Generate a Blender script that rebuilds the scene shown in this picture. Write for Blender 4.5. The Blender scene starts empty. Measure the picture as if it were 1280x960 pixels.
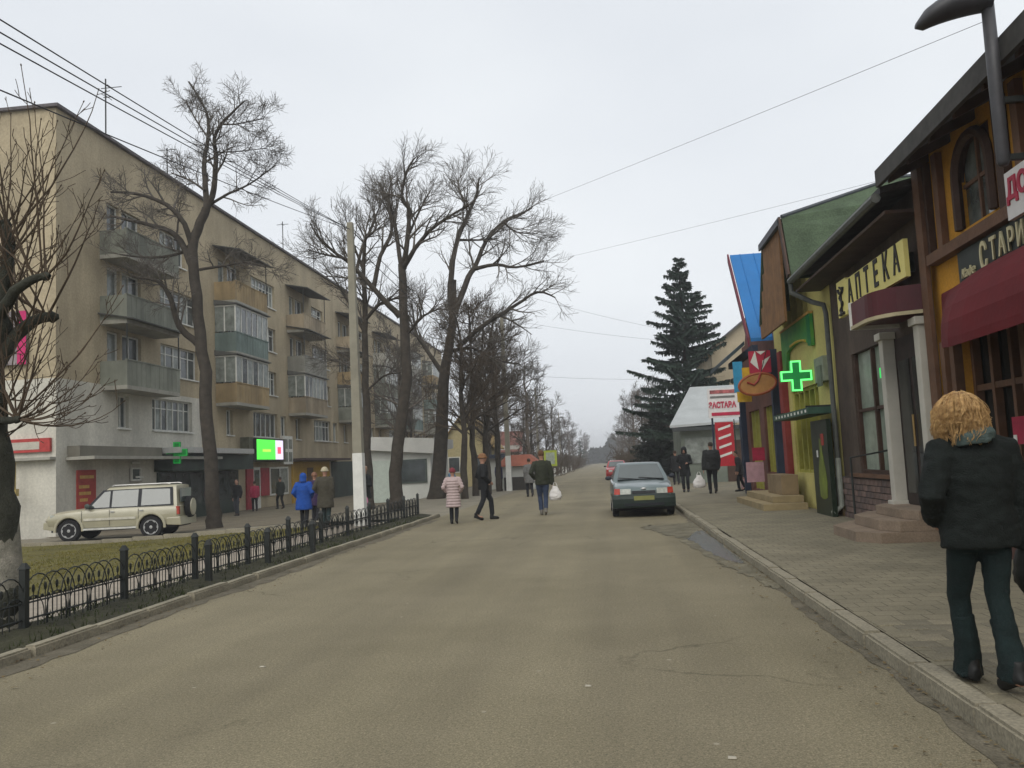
import bpy, bmesh, math, random
import numpy as np
from mathutils import Vector, Matrix, Euler
random.seed(7); np.random.seed(7)
S = bpy.context.scene
C = S.collection
PI = math.pi
R = math.radians
# ------------------------------------------------------------------ camera
FPX, CAMZ = 1080.0, 1.52
YAW, PITCH, ROLL = math.atan(115.5/1084.6), math.atan(99.6/1080.0), 0.047
cd = bpy.data.cameras.new('camera'); cam = bpy.data.objects.new('camera', cd); C.objects.link(cam)
cd.sensor_width = 36.0; cd.lens = 36.0*FPX/1280.0; cd.clip_end = 3000.0; cd.clip_start = 0.05
RM = Matrix.Rotation(YAW, 4, 'Z') @ Matrix.Rotation(PI/2+PITCH, 4, 'X') @ Matrix.Rotation(-ROLL, 4, 'Z')
cam.matrix_world = Matrix.Translation((0, 0, CAMZ)) @ RM
S.camera = cam
# ------------------------------------------------------------------ sky and light (overcast, late winter afternoon)
W = bpy.data.worlds.new('World'); S.world = W; W.use_nodes = True
wn, wl = W.node_tree.nodes, W.node_tree.links
wn.clear()
SUN_EL, SUN_ROT = R(44), R(184)
sky = wn.new('ShaderNodeTexSky'); sky.sky_type = 'NISHITA'; sky.sun_disc = False
sky.sun_elevation = SUN_EL; sky.sun_rotation = SUN_ROT; sky.dust_density = 4.0; sky.air_density = 1.0
hs = wn.new('ShaderNodeHueSaturation'); hs.inputs['Saturation'].default_value = 0.25; hs.inputs['Value'].default_value = 1.0
tc = wn.new('ShaderNodeTexCoord'); mp = wn.new('ShaderNodeMapping'); mp.inputs['Scale'].default_value = (1.0, 1.0, 2.2)
nz = wn.new('ShaderNodeTexNoise'); nz.inputs['Scale'].default_value = 1.6; nz.inputs['Detail'].default_value = 4.0; nz.inputs['Roughness'].default_value = 0.45
cr = wn.new('ShaderNodeValToRGB')
cr.color_ramp.elements[0].position = 0.25; cr.color_ramp.elements[0].color = (5.9, 6.25, 6.8, 1)
cr.color_ramp.elements[1].position = 0.8; cr.color_ramp.elements[1].color = (7.7, 8.0, 8.25, 1)
mx = wn.new('ShaderNodeMixRGB'); mx.inputs['Fac'].default_value = 0.86
bg = wn.new('ShaderNodeBackground'); bg.inputs['Strength'].default_value = 0.1
wo = wn.new('ShaderNodeOutputWorld')
wl.new(sky.outputs[0], hs.inputs['Color']); wl.new(tc.outputs['Generated'], mp.inputs[0]); wl.new(mp.outputs[0], nz.inputs['Vector'])
wl.new(nz.outputs['Fac'], cr.inputs['Fac']); wl.new(hs.outputs[0], mx.inputs[1]); wl.new(cr.outputs[0], mx.inputs[2])
wl.new(mx.outputs[0], bg.inputs['Color']); wl.new(bg.outputs[0], wo.inputs[0])
sd = bpy.data.lights.new('sun', 'SUN'); sd.energy = 1.3; sd.angle = R(50); sd.color = (1.0, 0.95, 0.86)
so = bpy.data.objects.new('sun', sd); C.objects.link(so)
so.rotation_euler = (R(90)-SUN_EL, 0, R(180)-SUN_ROT)
S.view_settings.view_transform = 'Standard'; S.view_settings.look = 'None'; S.view_settings.gamma = 1.0
S.view_settings.exposure = 0.38; S.view_settings.use_curve_mapping = False
# ------------------------------------------------------------------ pixel helpers (a pixel gives a direction; the distance comes from a surface)
RM3 = RM.to_3x3()
def ray(px, py): return RM3 @ Vector(((px-640)/FPX, (480-py)/FPX, -1.0))
def at_z(px, py, z=0.0):
    r = ray(px, py); t = (z-CAMZ)/r.z; return r*t + Vector((0, 0, CAMZ))
def at_y(px, py, y):
    r = ray(px, py); return r*(y/r.y) + Vector((0, 0, CAMZ))
def at_x(px, py, x):
    r = ray(px, py); return r*(x/r.x) + Vector((0, 0, CAMZ))
# ------------------------------------------------------------------ materials
MATS = {}
def M(name, col=(0.5, 0.5, 0.5), rough=0.8, var=0.25, scale=6.0, bump=0.0, metal=0.0, col2=None, emit=None, estr=0.0, spec=0.3, coat=0.0, fine=0.0, trans=0.0, streak=0.0):
    if name in MATS: return MATS[name]
    m = bpy.data.materials.new(name); m.use_nodes = True
    n, l = m.node_tree.nodes, m.node_tree.links
    b = n['Principled BSDF']
    b.inputs['Roughness'].default_value = rough; b.inputs['Metallic'].default_value = metal
    b.inputs['Specular IOR Level'].default_value = spec
    b.inputs['Coat Weight'].default_value = coat
    if trans: b.inputs['Transmission Weight'].default_value = trans
    t = n.new('ShaderNodeTexCoord')
    no = n.new('ShaderNodeTexNoise'); no.inputs['Scale'].default_value = scale; no.inputs['Detail'].default_value = 6.0; no.inputs['Roughness'].default_value = 0.62
    l.new(t.outputs['Object'], no.inputs['Vector'])
    r = n.new('ShaderNodeValToRGB'); r.color_ramp.elements[0].position = 0.3; r.color_ramp.elements[1].position = 0.72
    c2 = col2 if col2 else tuple(min(1, c*(1+var)) for c in col)
    c1 = tuple(c*(1-var) for c in col) if not col2 else col
    r.color_ramp.elements[0].color = (*c1, 1); r.color_ramp.elements[1].color = (*c2, 1)
    l.new(no.outputs['Fac'], r.inputs['Fac'])
    out = r.outputs[0]
    if fine:
        nf = n.new('ShaderNodeTexNoise'); nf.inputs['Scale'].default_value = scale*22; nf.inputs['Detail'].default_value = 3.0
        l.new(t.outputs['Object'], nf.inputs['Vector'])
        mr = n.new('ShaderNodeMapRange'); mr.inputs['From Min'].default_value = 0.3; mr.inputs['From Max'].default_value = 0.7
        mr.inputs['To Min'].default_value = 1-fine; mr.inputs['To Max'].default_value = 1+fine
        l.new(nf.outputs['Fac'], mr.inputs['Value'])
        mm = n.new('ShaderNodeMixRGB'); mm.blend_type = 'MULTIPLY'; mm.inputs['Fac'].default_value = 1.0
        l.new(out, mm.inputs[1]); l.new(mr.outputs[0], mm.inputs[2]); out = mm.outputs[0]
    if streak:      # rain streaks and patchy wear
        ms = n.new('ShaderNodeMapping'); ms.inputs['Scale'].default_value = (0.75, 0.75, 0.12); l.new(t.outputs['Object'], ms.inputs[0])
        ns = n.new('ShaderNodeTexNoise'); ns.inputs['Scale'].default_value = 1.0; ns.inputs['Detail'].default_value = 7.0; ns.inputs['Roughness'].default_value = 0.65; l.new(ms.outputs[0], ns.inputs['Vector'])
        rs_ = n.new('ShaderNodeMapRange'); rs_.inputs['From Min'].default_value = 0.38; rs_.inputs['From Max'].default_value = 0.62; rs_.inputs['To Min'].default_value = 1-streak; rs_.inputs['To Max'].default_value = 1+streak*.5; l.new(ns.outputs['Fac'], rs_.inputs['Value'])
        mm = n.new('ShaderNodeMixRGB'); mm.blend_type = 'MULTIPLY'; mm.inputs['Fac'].default_value = 1.0; l.new(out, mm.inputs[1]); l.new(rs_.outputs[0], mm.inputs[2]); out = mm.outputs[0]
    l.new(out, b.inputs['Base Color'])
    if bump:
        bu = n.new('ShaderNodeBump'); bu.inputs['Strength'].default_value = bump; bu.inputs['Distance'].default_value = 0.02
        nb = n.new('ShaderNodeTexNoise'); nb.inputs['Scale'].default_value = scale*8; nb.inputs['Detail'].default_value = 5.0
        l.new(t.outputs['Object'], nb.inputs['Vector']); l.new(nb.outputs['Fac'], bu.inputs['Height']); l.new(bu.outputs[0], b.inputs['Normal'])
    if emit:
        b.inputs['Emission Color'].default_value = (*emit, 1); b.inputs['Emission Strength'].default_value = estr
    MATS[name] = m
    return m
# ------------------------------------------------------------------ mesh builder
class Fr:
    """local frame: u along a wall, v up, n outwards"""
    def __init__(s, o, u, n): s.o, s.u, s.n, s.v = Vector(o), Vector(u).normalized(), Vector(n).normalized(), Vector((0, 0, 1))
    def p(s, u, v, n=0.0): return s.o + s.u*u + s.v*v + s.n*n
WORLD = Fr((0, 0, 0), (1, 0, 0), (0, 1, 0))     # u = x, v = z, n = y
class MB:
    def __init__(s): s.v, s.f = [], []
    def quad(s, a, b, c, d):
        i = len(s.v); s.v += [tuple(a), tuple(b), tuple(c), tuple(d)]; s.f.append((i, i+1, i+2, i+3)); return s
    def poly(s, pts):
        i = len(s.v); s.v += [tuple(p) for p in pts]; s.f.append(tuple(range(i, i+len(pts)))); return s
    def hexa(s, p):     # 8 points: bottom loop 0-3, top loop 4-7
        i = len(s.v); s.v += [tuple(q) for q in p]
        s.f += [(i, i+3, i+2, i+1), (i+4, i+5, i+6, i+7)] + [(i+k, i+(k+1) % 4, i+4+(k+1) % 4, i+4+k) for k in range(4)]
        return s
    def box(s, x0, x1, y0, y1, z0, z1):
        return s.hexa([(x0, y0, z0), (x1, y0, z0), (x1, y1, z0), (x0, y1, z0), (x0, y0, z1), (x1, y0, z1), (x1, y1, z1), (x0, y1, z1)])
    def fbox(s, F, u0, u1, v0, v1, n0, n1):
        return s.hexa([F.p(u0, v0, n0), F.p(u1, v0, n0), F.p(u1, v0, n1), F.p(u0, v0, n1), F.p(u0, v1, n0), F.p(u1, v1, n0), F.p(u1, v1, n1), F.p(u0, v1, n1)])
    def prism(s, pts, d):   # planar polygon extruded by vector d
        i = len(s.v); k = len(pts); d = Vector(d)
        s.v += [tuple(p) for p in pts] + [tuple(Vector(p)+d) for p in pts]
        s.f += [tuple(range(i, i+k))[::-1], tuple(range(i+k, i+2*k))] + [(i+j, i+(j+1) % k, i+k+(j+1) % k, i+k+j) for j in range(k)]
        return s
    def loft(s, rings, cap=True, closed=False):
        i = len(s.v); n = len(rings[0]); m = len(rings)
        for r in rings: s.v += [tuple(p) for p in r]
        for a in range(m if closed else m-1):
            b = (a+1) % m
            for j in range(n): s.f.append((i+a*n+j, i+a*n+(j+1) % n, i+b*n+(j+1) % n, i+b*n+j))
        if cap and not closed: s.f += [tuple(range(i, i+n))[::-1], tuple(range(i+(m-1)*n, i+m*n))]
        return s
    def tube(s, pts, rad, n=8, cap=True, closed=False):
        pts = [Vector(p) for p in pts]; m = len(pts)
        if not hasattr(rad, '__len__'): rad = [rad]*m
        rings = []; up = None
        for k in range(m):
            if closed: t = pts[(k+1) % m]-pts[k-1]
            else: t = pts[min(k+1, m-1)]-pts[max(k-1, 0)]
            t.normalize()
            if up is None: up = Vector((0, 0, 1)) if abs(t.z) < 0.9 else Vector((1, 0, 0))
            a = t.cross(up); a.normalize(); b = a.cross(t); up = b
            r = rad[k]
            ra, rb = (r if hasattr(r, '__len__') else (r, r))
            rings.append([pts[k] + a*(ra*math.cos(2*PI*j/n)) + b*(rb*math.sin(2*PI*j/n)) for j in range(n)])
        return s.loft(rings, cap, closed)
    def lathe(s, prof, c=(0, 0, 0), n=16, axis='Z'):
        rings = []
        for r, z in prof:
            ring = []
            for j in range(n):
                a = 2*PI*j/n; x, y = r*math.cos(a), r*math.sin(a)
                p = (x, y, z) if axis == 'Z' else ((z, x, y) if axis == 'X' else (x, z, y))
                ring.append((c[0]+p[0], c[1]+p[1], c[2]+p[2]))
            rings.append(ring)
        return s.loft(rings)
    def ell(s, c, rx, ry, rz, n=12, m=8):
        return s.loft([[(c[0]+rx*math.sin(PI*(k+.02)/(m+.04))*math.cos(2*PI*j/n), c[1]+ry*math.sin(PI*(k+.02)/(m+.04))*math.sin(2*PI*j/n), c[2]-rz*math.cos(PI*(k+.02)/(m+.04))) for j in range(n)] for k in range(m+1)])
    def mesh(s, name='mesh'):
        me = bpy.data.meshes.new(name); me.from_pydata(s.v, [], s.f); me.update()
        bm = bmesh.new(); bm.from_mesh(me); bmesh.ops.recalc_face_normals(bm, faces=bm.faces); bm.to_mesh(me); bm.free()
        return me
    def build(s, name, mat, parent=None, smooth=False, bevel=0.0):
        me = s.mesh(name)
        if bevel:
            bm = bmesh.new(); bm.from_mesh(me); bmesh.ops.remove_doubles(bm, verts=bm.verts, dist=1e-5)
            bmesh.ops.bevel(bm, geom=[e for e in bm.edges if len(e.link_faces) == 2 and e.calc_face_angle(0) > 0.5], offset=bevel, segments=2, affect='EDGES', profile=0.6)
            bm.to_mesh(me); bm.free()
        return link(me, name, mat, parent, smooth)
def softened(me, ang=35):
    me.polygons.foreach_set('use_smooth', [True]*len(me.polygons)); me.set_sharp_from_angle(angle=R(ang)); return me
def link(me, name, mat, parent=None, smooth=False, loc=None, rot=None):
    if mat and not me.materials: me.materials.append(mat)
    o = bpy.data.objects.new(name, me); C.objects.link(o)
    if smooth: me.polygons.foreach_set('use_smooth', [True]*len(me.polygons))
    if loc is not None: o.location = loc
    if rot is not None: o.rotation_euler = rot
    if parent: attach(o, parent)
    return o
WP = set()      # things whose parts are modelled in world coordinates
def attach(o, parent):
    o.parent = parent
    if parent.name in WP: o.matrix_parent_inverse = (Matrix.Translation(parent.location) @ parent.rotation_euler.to_matrix().to_4x4()).inverted()
    else: o.matrix_parent_inverse = Matrix.Identity(4)
def empty(name, label, cat, group=None, loc=(0, 0, 0), rz=0.0, world=False):
    o = bpy.data.objects.new(name, None); C.objects.link(o); o.location = loc; o.rotation_euler = (0, 0, rz); o.empty_display_size = 0.2
    if world: WP.add(o.name)
    return tag(o, label, cat, group)
def tag(o, label=None, cat=None, group=None, kind=None):
    if label: o['label'] = label
    if cat: o['category'] = cat
    if group: o['group'] = group
    if kind: o['kind'] = kind
    return o
def evalmesh(o):
    dg = bpy.context.evaluated_depsgraph_get(); me = bpy.data.meshes.new_from_object(o.evaluated_get(dg)); return me
def remesh(mb, voxel, smooth_it=4):
    me = mb.mesh(); o = bpy.data.objects.new('tmp', me); C.objects.link(o)
    m = o.modifiers.new('r', 'REMESH'); m.mode = 'VOXEL'; m.voxel_size = voxel
    s = o.modifiers.new('s', 'SMOOTH'); s.iterations = smooth_it; s.factor = 0.5
    r = evalmesh(o); bpy.data.objects.remove(o); bpy.data.meshes.remove(me); return r
def booled(mb, cutter):
    me = mb.mesh(); o = bpy.data.objects.new('tmp', me); C.objects.link(o)
    mc = cutter.mesh(); c = bpy.data.objects.new('cut', mc); C.objects.link(c)
    b = o.modifiers.new('b', 'BOOLEAN'); b.operation = 'DIFFERENCE'; b.object = c; b.solver = 'EXACT'
    r = evalmesh(o); bpy.data.objects.remove(o); bpy.data.objects.remove(c); return r
def text_mesh(txt, size, depth=0.01, align='CENTER', shear=0.0, bold=0.0, sx=1.0):
    cu = bpy.data.curves.new('txt', 'FONT'); cu.body = txt; cu.size = size; cu.extrude = depth; cu.align_x = align; cu.align_y = 'CENTER'; cu.shear = shear; cu.offset = bold
    cu.resolution_u = 3
    o = bpy.data.objects.new('txt', cu); C.objects.link(o); me = evalmesh(o); bpy.data.objects.remove(o); bpy.data.curves.remove(cu)
    if sx != 1.0: me.transform(Matrix.Diagonal((sx, 1, 1, 1)))
    return me
def put_text(txt, F, u, v, n, size, mat, parent, depth=0.01, flip=True, shear=0.0, bold=0.0, sx=1.0, name='lettering'):
    """lettering on the face of frame F seen from its outside"""
    me = text_mesh(txt, size, depth, shear=shear, bold=bold, sx=sx)
    xax = F.v.cross(F.n)          # reading direction seen from outside
    mtx = Matrix((xax.to_4d(), F.v.to_4d(), F.n.to_4d(), (0, 0, 0, 1))).transposed()
    mtx[3] = (0, 0, 0, 1); mtx.translation = F.p(u, v, n)
    me.transform(mtx)
    return link(me, name, mat, parent)
def wall_openings(mb, F, u0, u1, v0, v1, ops, depth=0.18, n=0.0):
    """a wall face with rectangular openings (ua, ub, va, vb) and their reveals"""
    us = sorted(set([u0, u1] + [q for o in ops for q in o[:2]])); vs = sorted(set([v0, v1] + [q for o in ops for q in o[2:4]]))
    for a, b in zip(us, us[1:]):
        for c, d in zip(vs, vs[1:]):
            mu, mv = (a+b)/2, (c+d)/2
            if any(o[0] < mu < o[1] and o[2] < mv < o[3] for o in ops): continue
            mb.quad(F.p(a, c, n), F.p(b, c, n), F.p(b, d, n), F.p(a, d, n))
    for a, b, c, d in [o[:4] for o in ops]:
        P = lambda u, v, q: F.p(u, v, q)
        mb.quad(P(a, c, n), P(a, d, n), P(a, d, n-depth), P(a, c, n-depth)); mb.quad(P(b, c, n), P(b, d, n), P(b, d, n-depth), P(b, c, n-depth))
        mb.quad(P(a, c, n), P(b, c, n), P(b, c, n-depth), P(a, c, n-depth)); mb.quad(P(a, d, n), P(b, d, n), P(b, d, n-depth), P(a, d, n-depth))
def gz(x):      # the ground falls away a little to the left of the fence
    if x > -6.4: return 0.0
    return -0.36*min(1.0, (-6.4-x)/9.0)
# shared materials
glass = M('window_glass', (0.05, 0.06, 0.06), 0.12, 0.5, 1.5, spec=0.6)
glass2 = M('window_glass_with_net_curtain', (0.2, 0.22, 0.2), 0.25, 0.45, 3.0, spec=0.5)
white_p = M('white_window_paint', (0.62, 0.62, 0.57), 0.6, 0.12)
conc = M('grey_concrete', (0.3, 0.29, 0.25), 0.9, 0.2, 3.0, 0.3, fine=0.15)
dark_m = M('dark_iron', (0.02, 0.023, 0.021), 0.55, 0.3)
black_rub = M('black_rubber', (0.012, 0.012, 0.013), 0.8, 0.3, 20)
# ------------------------------------------------------------------ THE SETTING
def struct(name, mb, mat, **k):
    o = mb.build(name, mat, **k); o['kind'] = 'structure'; return o
def asphalt_mat():
    m = bpy.data.materials.new('worn_asphalt'); m.use_nodes = True; MATS['worn_asphalt'] = m
    n, l = m.node_tree.nodes, m.node_tree.links; b = n['Principled BSDF']; b.inputs['Roughness'].default_value = 0.85; b.inputs['Specular IOR Level'].default_value = 0.25
    t = n.new('ShaderNodeTexCoord')
    def noise(sc, det=5.0, rough=0.6, vec=None):
        q = n.new('ShaderNodeTexNoise'); q.inputs['Scale'].default_value = sc; q.inputs['Detail'].default_value = det; q.inputs['Roughness'].default_value = rough
        l.new(vec or t.outputs['Object'], q.inputs['Vector']); return q
    def ramp(src, p0, p1, c0, c1):
        q = n.new('ShaderNodeValToRGB'); q.color_ramp.elements[0].position = p0; q.color_ramp.elements[1].position = p1
        q.color_ramp.elements[0].color = (*c0, 1); q.color_ramp.elements[1].color = (*c1, 1); l.new(src, q.inputs['Fac']); return q
    def mix(a, c, fac=1.0, mode='MULTIPLY'):
        q = n.new('ShaderNodeMixRGB'); q.blend_type = mode; q.inputs['Fac'].default_value = fac; l.new(a, q.inputs[1]); l.new(c, q.inputs[2]); return q.outputs[0]
    big = ramp(noise(0.28, 7, 0.68).outputs['Fac'], 0.3, 0.7, (0.152, 0.133, 0.086), (0.222, 0.195, 0.133))
    grain = ramp(noise(90, 2, 0.7).outputs['Fac'], 0.32, 0.68, (0.6, 0.6, 0.6), (1.38, 1.36, 1.34))
    col = mix(big.outputs[0], grain.outputs[0])
    peb = ramp(noise(38, 3, 0.75).outputs['Fac'], 0.3, 0.7, (0.72, 0.75, 0.72), (1.28, 1.25, 1.25)); col = mix(col, peb.outputs[0])
    # long wheel-worn streaks along the street
    mp = n.new('ShaderNodeMapping'); mp.inputs['Scale'].default_value = (1.3, 0.05, 1); l.new(t.outputs['Object'], mp.inputs[0])
    st = ramp(noise(1.0, 3, 0.5, mp.outputs[0]).outputs['Fac'], 0.35, 0.65, (0.9, 0.9, 0.9), (1.1, 1.1, 1.08)); col = mix(col, st.outputs[0])
    # cracks: warped cell borders, kept only where a low-frequency noise says so
    wv = noise(0.9, 4, 0.6); add = n.new('ShaderNodeVectorMath'); add.operation = 'ADD'
    sc = n.new('ShaderNodeVectorMath'); sc.operation = 'SCALE'; sc.inputs['Scale'].default_value = 1.4
    l.new(wv.outputs['Color'], sc.inputs[0]); l.new(t.outputs['Object'], add.inputs[0]); l.new(sc.outputs[0], add.inputs[1])
    vo = n.new('ShaderNodeTexVoronoi'); vo.feature = 'DISTANCE_TO_EDGE'; vo.inputs['Scale'].default_value = 0.42; l.new(add.outputs[0], vo.inputs['Vector'])
    ck = ramp(vo.outputs['Distance'], 0.0, 0.014, (0.6, 0.6, 0.58), (1, 1, 1))
    gate = ramp(noise(0.22, 2).outputs['Fac'], 0.52, 0.6, (0, 0, 0), (1, 1, 1))
    q = n.new('ShaderNodeMixRGB'); q.blend_type = 'MULTIPLY'; l.new(gate.outputs[0], q.inputs['Fac']); l.new(col, q.inputs[1]); l.new(ck.outputs[0], q.inputs[2]); col = q.outputs[0]
    # pale scraps and leaves trodden into the surface
    sp = n.new('ShaderNodeTexVoronoi'); sp.inputs['Scale'].default_value = 2.3; l.new(t.outputs['Object'], sp.inputs['Vector'])
    sr = ramp(sp.outputs['Distance'], 0.028, 0.05, (1, 1, 1), (0, 0, 0))
    q = n.new('ShaderNodeMixRGB'); l.new(sr.outputs[0], q.inputs['Fac']); l.new(col, q.inputs[1]); q.inputs[2].default_value = (0.3, 0.27, 0.2, 1); col = q.outputs[0]
    l.new(col, b.inputs['Base Color'])
    bu = n.new('ShaderNodeBump'); bu.inputs['Strength'].default_value = 0.35; bu.inputs['Distance'].default_value = 0.01
    l.new(noise(120, 3, 0.7).outputs['Fac'], bu.inputs['Height']); l.new(bu.outputs[0], b.inputs['Normal'])
    return m
asphalt = asphalt_mat()
earth = M('bare_earth', (0.085, 0.07, 0.042), 0.95, 0.4, 1.2, 0.6, fine=0.3)
soil = M('damp_soil_and_moss', (0.035, 0.034, 0.018), 0.95, 0.5, 3.0, 0.8, fine=0.4)
grass_m = M('winter_grass_base', (0.10, 0.088, 0.022), 0.95, 0.4, 1.6, 0.7, fine=0.4)
lane_m = M('pale_worn_lane', (0.2, 0.18, 0.135), 0.9, 0.2, 0.8, 0.3, fine=0.2)
paver_m = M('concrete_paver', (0.18, 0.16, 0.11), 0.88, 0.2, 3.0, 0.4, fine=0.25)
kerb_m = M('kerb_stone', (0.25, 0.225, 0.165), 0.9, 0.2, 2.0, 0.4, fine=0.25)

XR, XL = 1.86, -5.2        # kerb faces
g = MB()                   # one ground sheet to the horizon
xs = [-900, -300, -120, -60, -30, -18, -15.4, -13, -11, -9, -7.6, -6.4, -5, 0, 5, 30, 120, 400, 900]; ys = [-40, 0, 20, 40, 80, 150, 300, 1500]
for a, b in zip(xs, xs[1:]):
    for c, d in zip(ys, ys[1:]):
        za, zb = gz(a)-0.06, gz(b)-0.06
        g.quad((a, c, za), (b, c, zb), (b, d, zb), (a, d, za))
struct('ground', g, earth)
rd = MB()
ys = [-12, 0, 4, 8, 12, 16, 20, 26, 34, 46, 60, 90, 140, 230, 420]
for c, d in zip(ys, ys[1:]): rd.quad((XL-.02, c, 0), (XR+.02, c, 0), (XR+.02, d, 0), (XL-.02, d, 0))
struct('road', rd, asphalt)
# open asphalt beyond the end of the fence
struct('side_yard', MB().quad((-9.5, 26.4, -.012), (XL-.03, 26.4, -.004), (XL-.03, 62, -.004), (-9.5, 62, -.012)), lane_m)
# right pavement: bedding sheet, kerb stones and the nearest pavers as real pieces
pv = MB().quad((XR+.16, -10, .105), (60, -10, .105), (60, 60, .105), (XR+.16, 60, .105)).quad((XR+.16, 60, .105), (9, 60, .105), (9, 420, .105), (XR+.16, 420, .105))
def pavement_mat():
    m = bpy.data.materials.new('paving_bed'); m.use_nodes = True; MATS['paving_bed'] = m
    n, l = m.node_tree.nodes, m.node_tree.links; b = n['Principled BSDF']; b.inputs['Roughness'].default_value = 0.88; b.inputs['Specular IOR Level'].default_value = 0.25
    t = n.new('ShaderNodeTexCoord'); br = n.new('ShaderNodeTexBrick')
    br.inputs['Color1'].default_value = (0.17, 0.152, 0.105, 1); br.inputs['Color2'].default_value = (0.2, 0.178, 0.122, 1); br.inputs['Mortar'].default_value = (0.09, 0.078, 0.055, 1)
    br.inputs['Scale'].default_value = 1.0; br.inputs['Mortar Size'].default_value = 0.006; br.inputs['Brick Width'].default_value = 0.24; br.inputs['Row Height'].default_value = 0.22
    l.new(t.outputs['Object'], br.inputs['Vector'])
    no = n.new('ShaderNodeTexNoise'); no.inputs['Scale'].default_value = 1.1; no.inputs['Detail'].default_value = 6; l.new(t.outputs['Object'], no.inputs['Vector'])
    nf = n.new('ShaderNodeTexNoise'); nf.inputs['Scale'].default_value = 70; l.new(t.outputs['Object'], nf.inputs['Vector'])
    ad = n.new('ShaderNodeMath'); ad.operation = 'ADD'; l.new(no.outputs['Fac'], ad.inputs[0]); l.new(nf.outputs['Fac'], ad.inputs[1])
    mr = n.new('ShaderNodeMapRange'); mr.inputs['From Min'].default_value = 0.6; mr.inputs['From Max'].default_value = 1.4; mr.inputs['To Min'].default_value = 0.65; mr.inputs['To Max'].default_value = 1.35
    l.new(ad.outputs[0], mr.inputs['Value'])
    mm = n.new('ShaderNodeMixRGB'); mm.blend_type = 'MULTIPLY'; mm.inputs['Fac'].default_value = 1; l.new(br.outputs['Color'], mm.inputs[1]); l.new(mr.outputs[0], mm.inputs[2])
    l.new(mm.outputs[0], b.inputs['Base Color'])
    return m
pav = struct('pavement', pv, pavement_mat())
pm = MB().box(-.107, .107, -.097, .097, -.03, 0.0)
pmesh = pm.mesh('paver'); bm = bmesh.new(); bm.from_mesh(pmesh); bmesh.ops.bevel(bm, geom=[e for e in bm.edges if all(v.co.z > -.01 for v in e.verts)], offset=.006, segments=1, affect='EDGES'); bm.to_mesh(pmesh); bm.free()
pmesh.materials.append(paver_m)
pmeshes = [pmesh]
for k, c in enumerate([(0.15, 0.134, 0.095), (0.205, 0.18, 0.125)]):
    q = pmesh.copy(); q.materials.clear(); q.materials.append(M('concrete_paver_tone_%s' % 'ab'[k], c, 0.88, 0.2, 3.0, 0.4, fine=0.25)); pmeshes.append(q)
cnt = 0
for row in range(21):
    yy = 3.35 + row*0.2
    for c in range(14):
        xx = XR+.29 + c*0.22 + (0.11 if row % 2 else 0)
        if xx > 2.2+yy*.42 or cnt >= 280: continue
        o = link(random.choice(pmeshes), 'paver', None, pav, loc=(xx, yy, .113+random.uniform(-.003, .004)), rot=(random.uniform(-.012, .012), random.uniform(-.012, .012), random.uniform(-.01, .01))); cnt += 1
def kerb_run(name, x0, x1, y0, y1, ztop, n_near, step=1.0):
    root = tag(bpy.data.objects.new(name, None), kind='structure'); C.objects.link(root)
    kb = MB().box(x0, x1, -.493, .493, -.2, ztop); me = kb.mesh('kerb_stone')
    bm = bmesh.new(); bm.from_mesh(me); bmesh.ops.bevel(bm, geom=[e for e in bm.edges if all(v.co.z > ztop-.01 for v in e.verts)], offset=.018, segments=2, affect='EDGES'); bm.to_mesh(me); bm.free(); me.materials.append(kerb_m)
    y = y0
    for k in range(n_near):
        link(me, 'kerb_stone', None, root, loc=(random.uniform(-.012, .012), y+.5, random.uniform(-.012, .008)), rot=(random.uniform(-.008, .008), 0, random.uniform(-.008, .008))); y += 1.0
    if y < y1: MB().box(x0, x1, y, y1, -.2, ztop).build('kerb_far_length', kerb_m, root)
    return root
kerb_run('kerb_right', XR, XR+.15, 1.0, 420, .118, 44)
kerb_run('kerb_left', XL-.13, XL, 1.4, 26, .10, 25)
kerb_run('kerb_left_far', XL-.13, XL, 62.0, 300, .10, 6)
gg = MB(); rg = random.Random(3); yq = np.linspace(0, 60, 240)
wr1 = [.07+.06*rg.random()+.02*math.sin(y*1.7) for y in yq]; wl1 = [.16+.14*rg.random()+.04*math.sin(y*1.1) for y in yq]
for i in range(239):
    gg.quad((XR-wr1[i], yq[i], .004), (XR, yq[i], .004), (XR, yq[i+1], .004), (XR-wr1[i+1], yq[i+1], .004))
    if yq[i+1] < 25: gg.quad((XL+.0, yq[i], .004), (XL+wl1[i], yq[i], .004), (XL+wl1[i+1], yq[i+1], .004), (XL+.0, yq[i+1], .004))
struct('gutter_grit', gg, M('gutter_dirt', (0.075, 0.066, 0.045), 0.95, 0.5, 3.0, 0.5, col2=(0.16, 0.14, 0.1), fine=0.3))
# planted strip under the fence, path, lawn, lane and shop-front paving on the left
stp = MB()
yy = np.linspace(-6, 26.4, 40)
prof = [(-5.33, .07), (-5.55, .10), (-5.8, .115), (-6.1, .09), (-6.4, .03)]
for c, d in zip(yy, yy[1:]):
    for (a, za), (b, zb) in zip(prof, prof[1:]):
        w = lambda x, y: .018*math.sin(3.1*y+5*x)
        stp.quad((a, c, za+w(a, c)), (b, c, zb+w(b, c)), (b, d, zb+w(b, d)), (a, d, za+w(a, d)))
struct('planting_strip', stp, soil, smooth=True)
def sheet(name, x0, x1, y0, y1, dz, mat, nx=8):
    s = MB(); q = np.linspace(x0, x1, nx+1)
    for a, b in zip(q, q[1:]): s.quad((a, y0, gz(a)+dz), (b, y0, gz(b)+dz), (b, y1, gz(b)+dz), (a, y1, gz(a)+dz))
    return struct(name, s, mat)
sheet('footpath', -8.1, -6.38, -6, 25.2, .012, M('footpath_paving', (0.29, 0.25, 0.2), 0.9, 0.2, 2.5, 0.3, fine=0.2))
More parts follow.
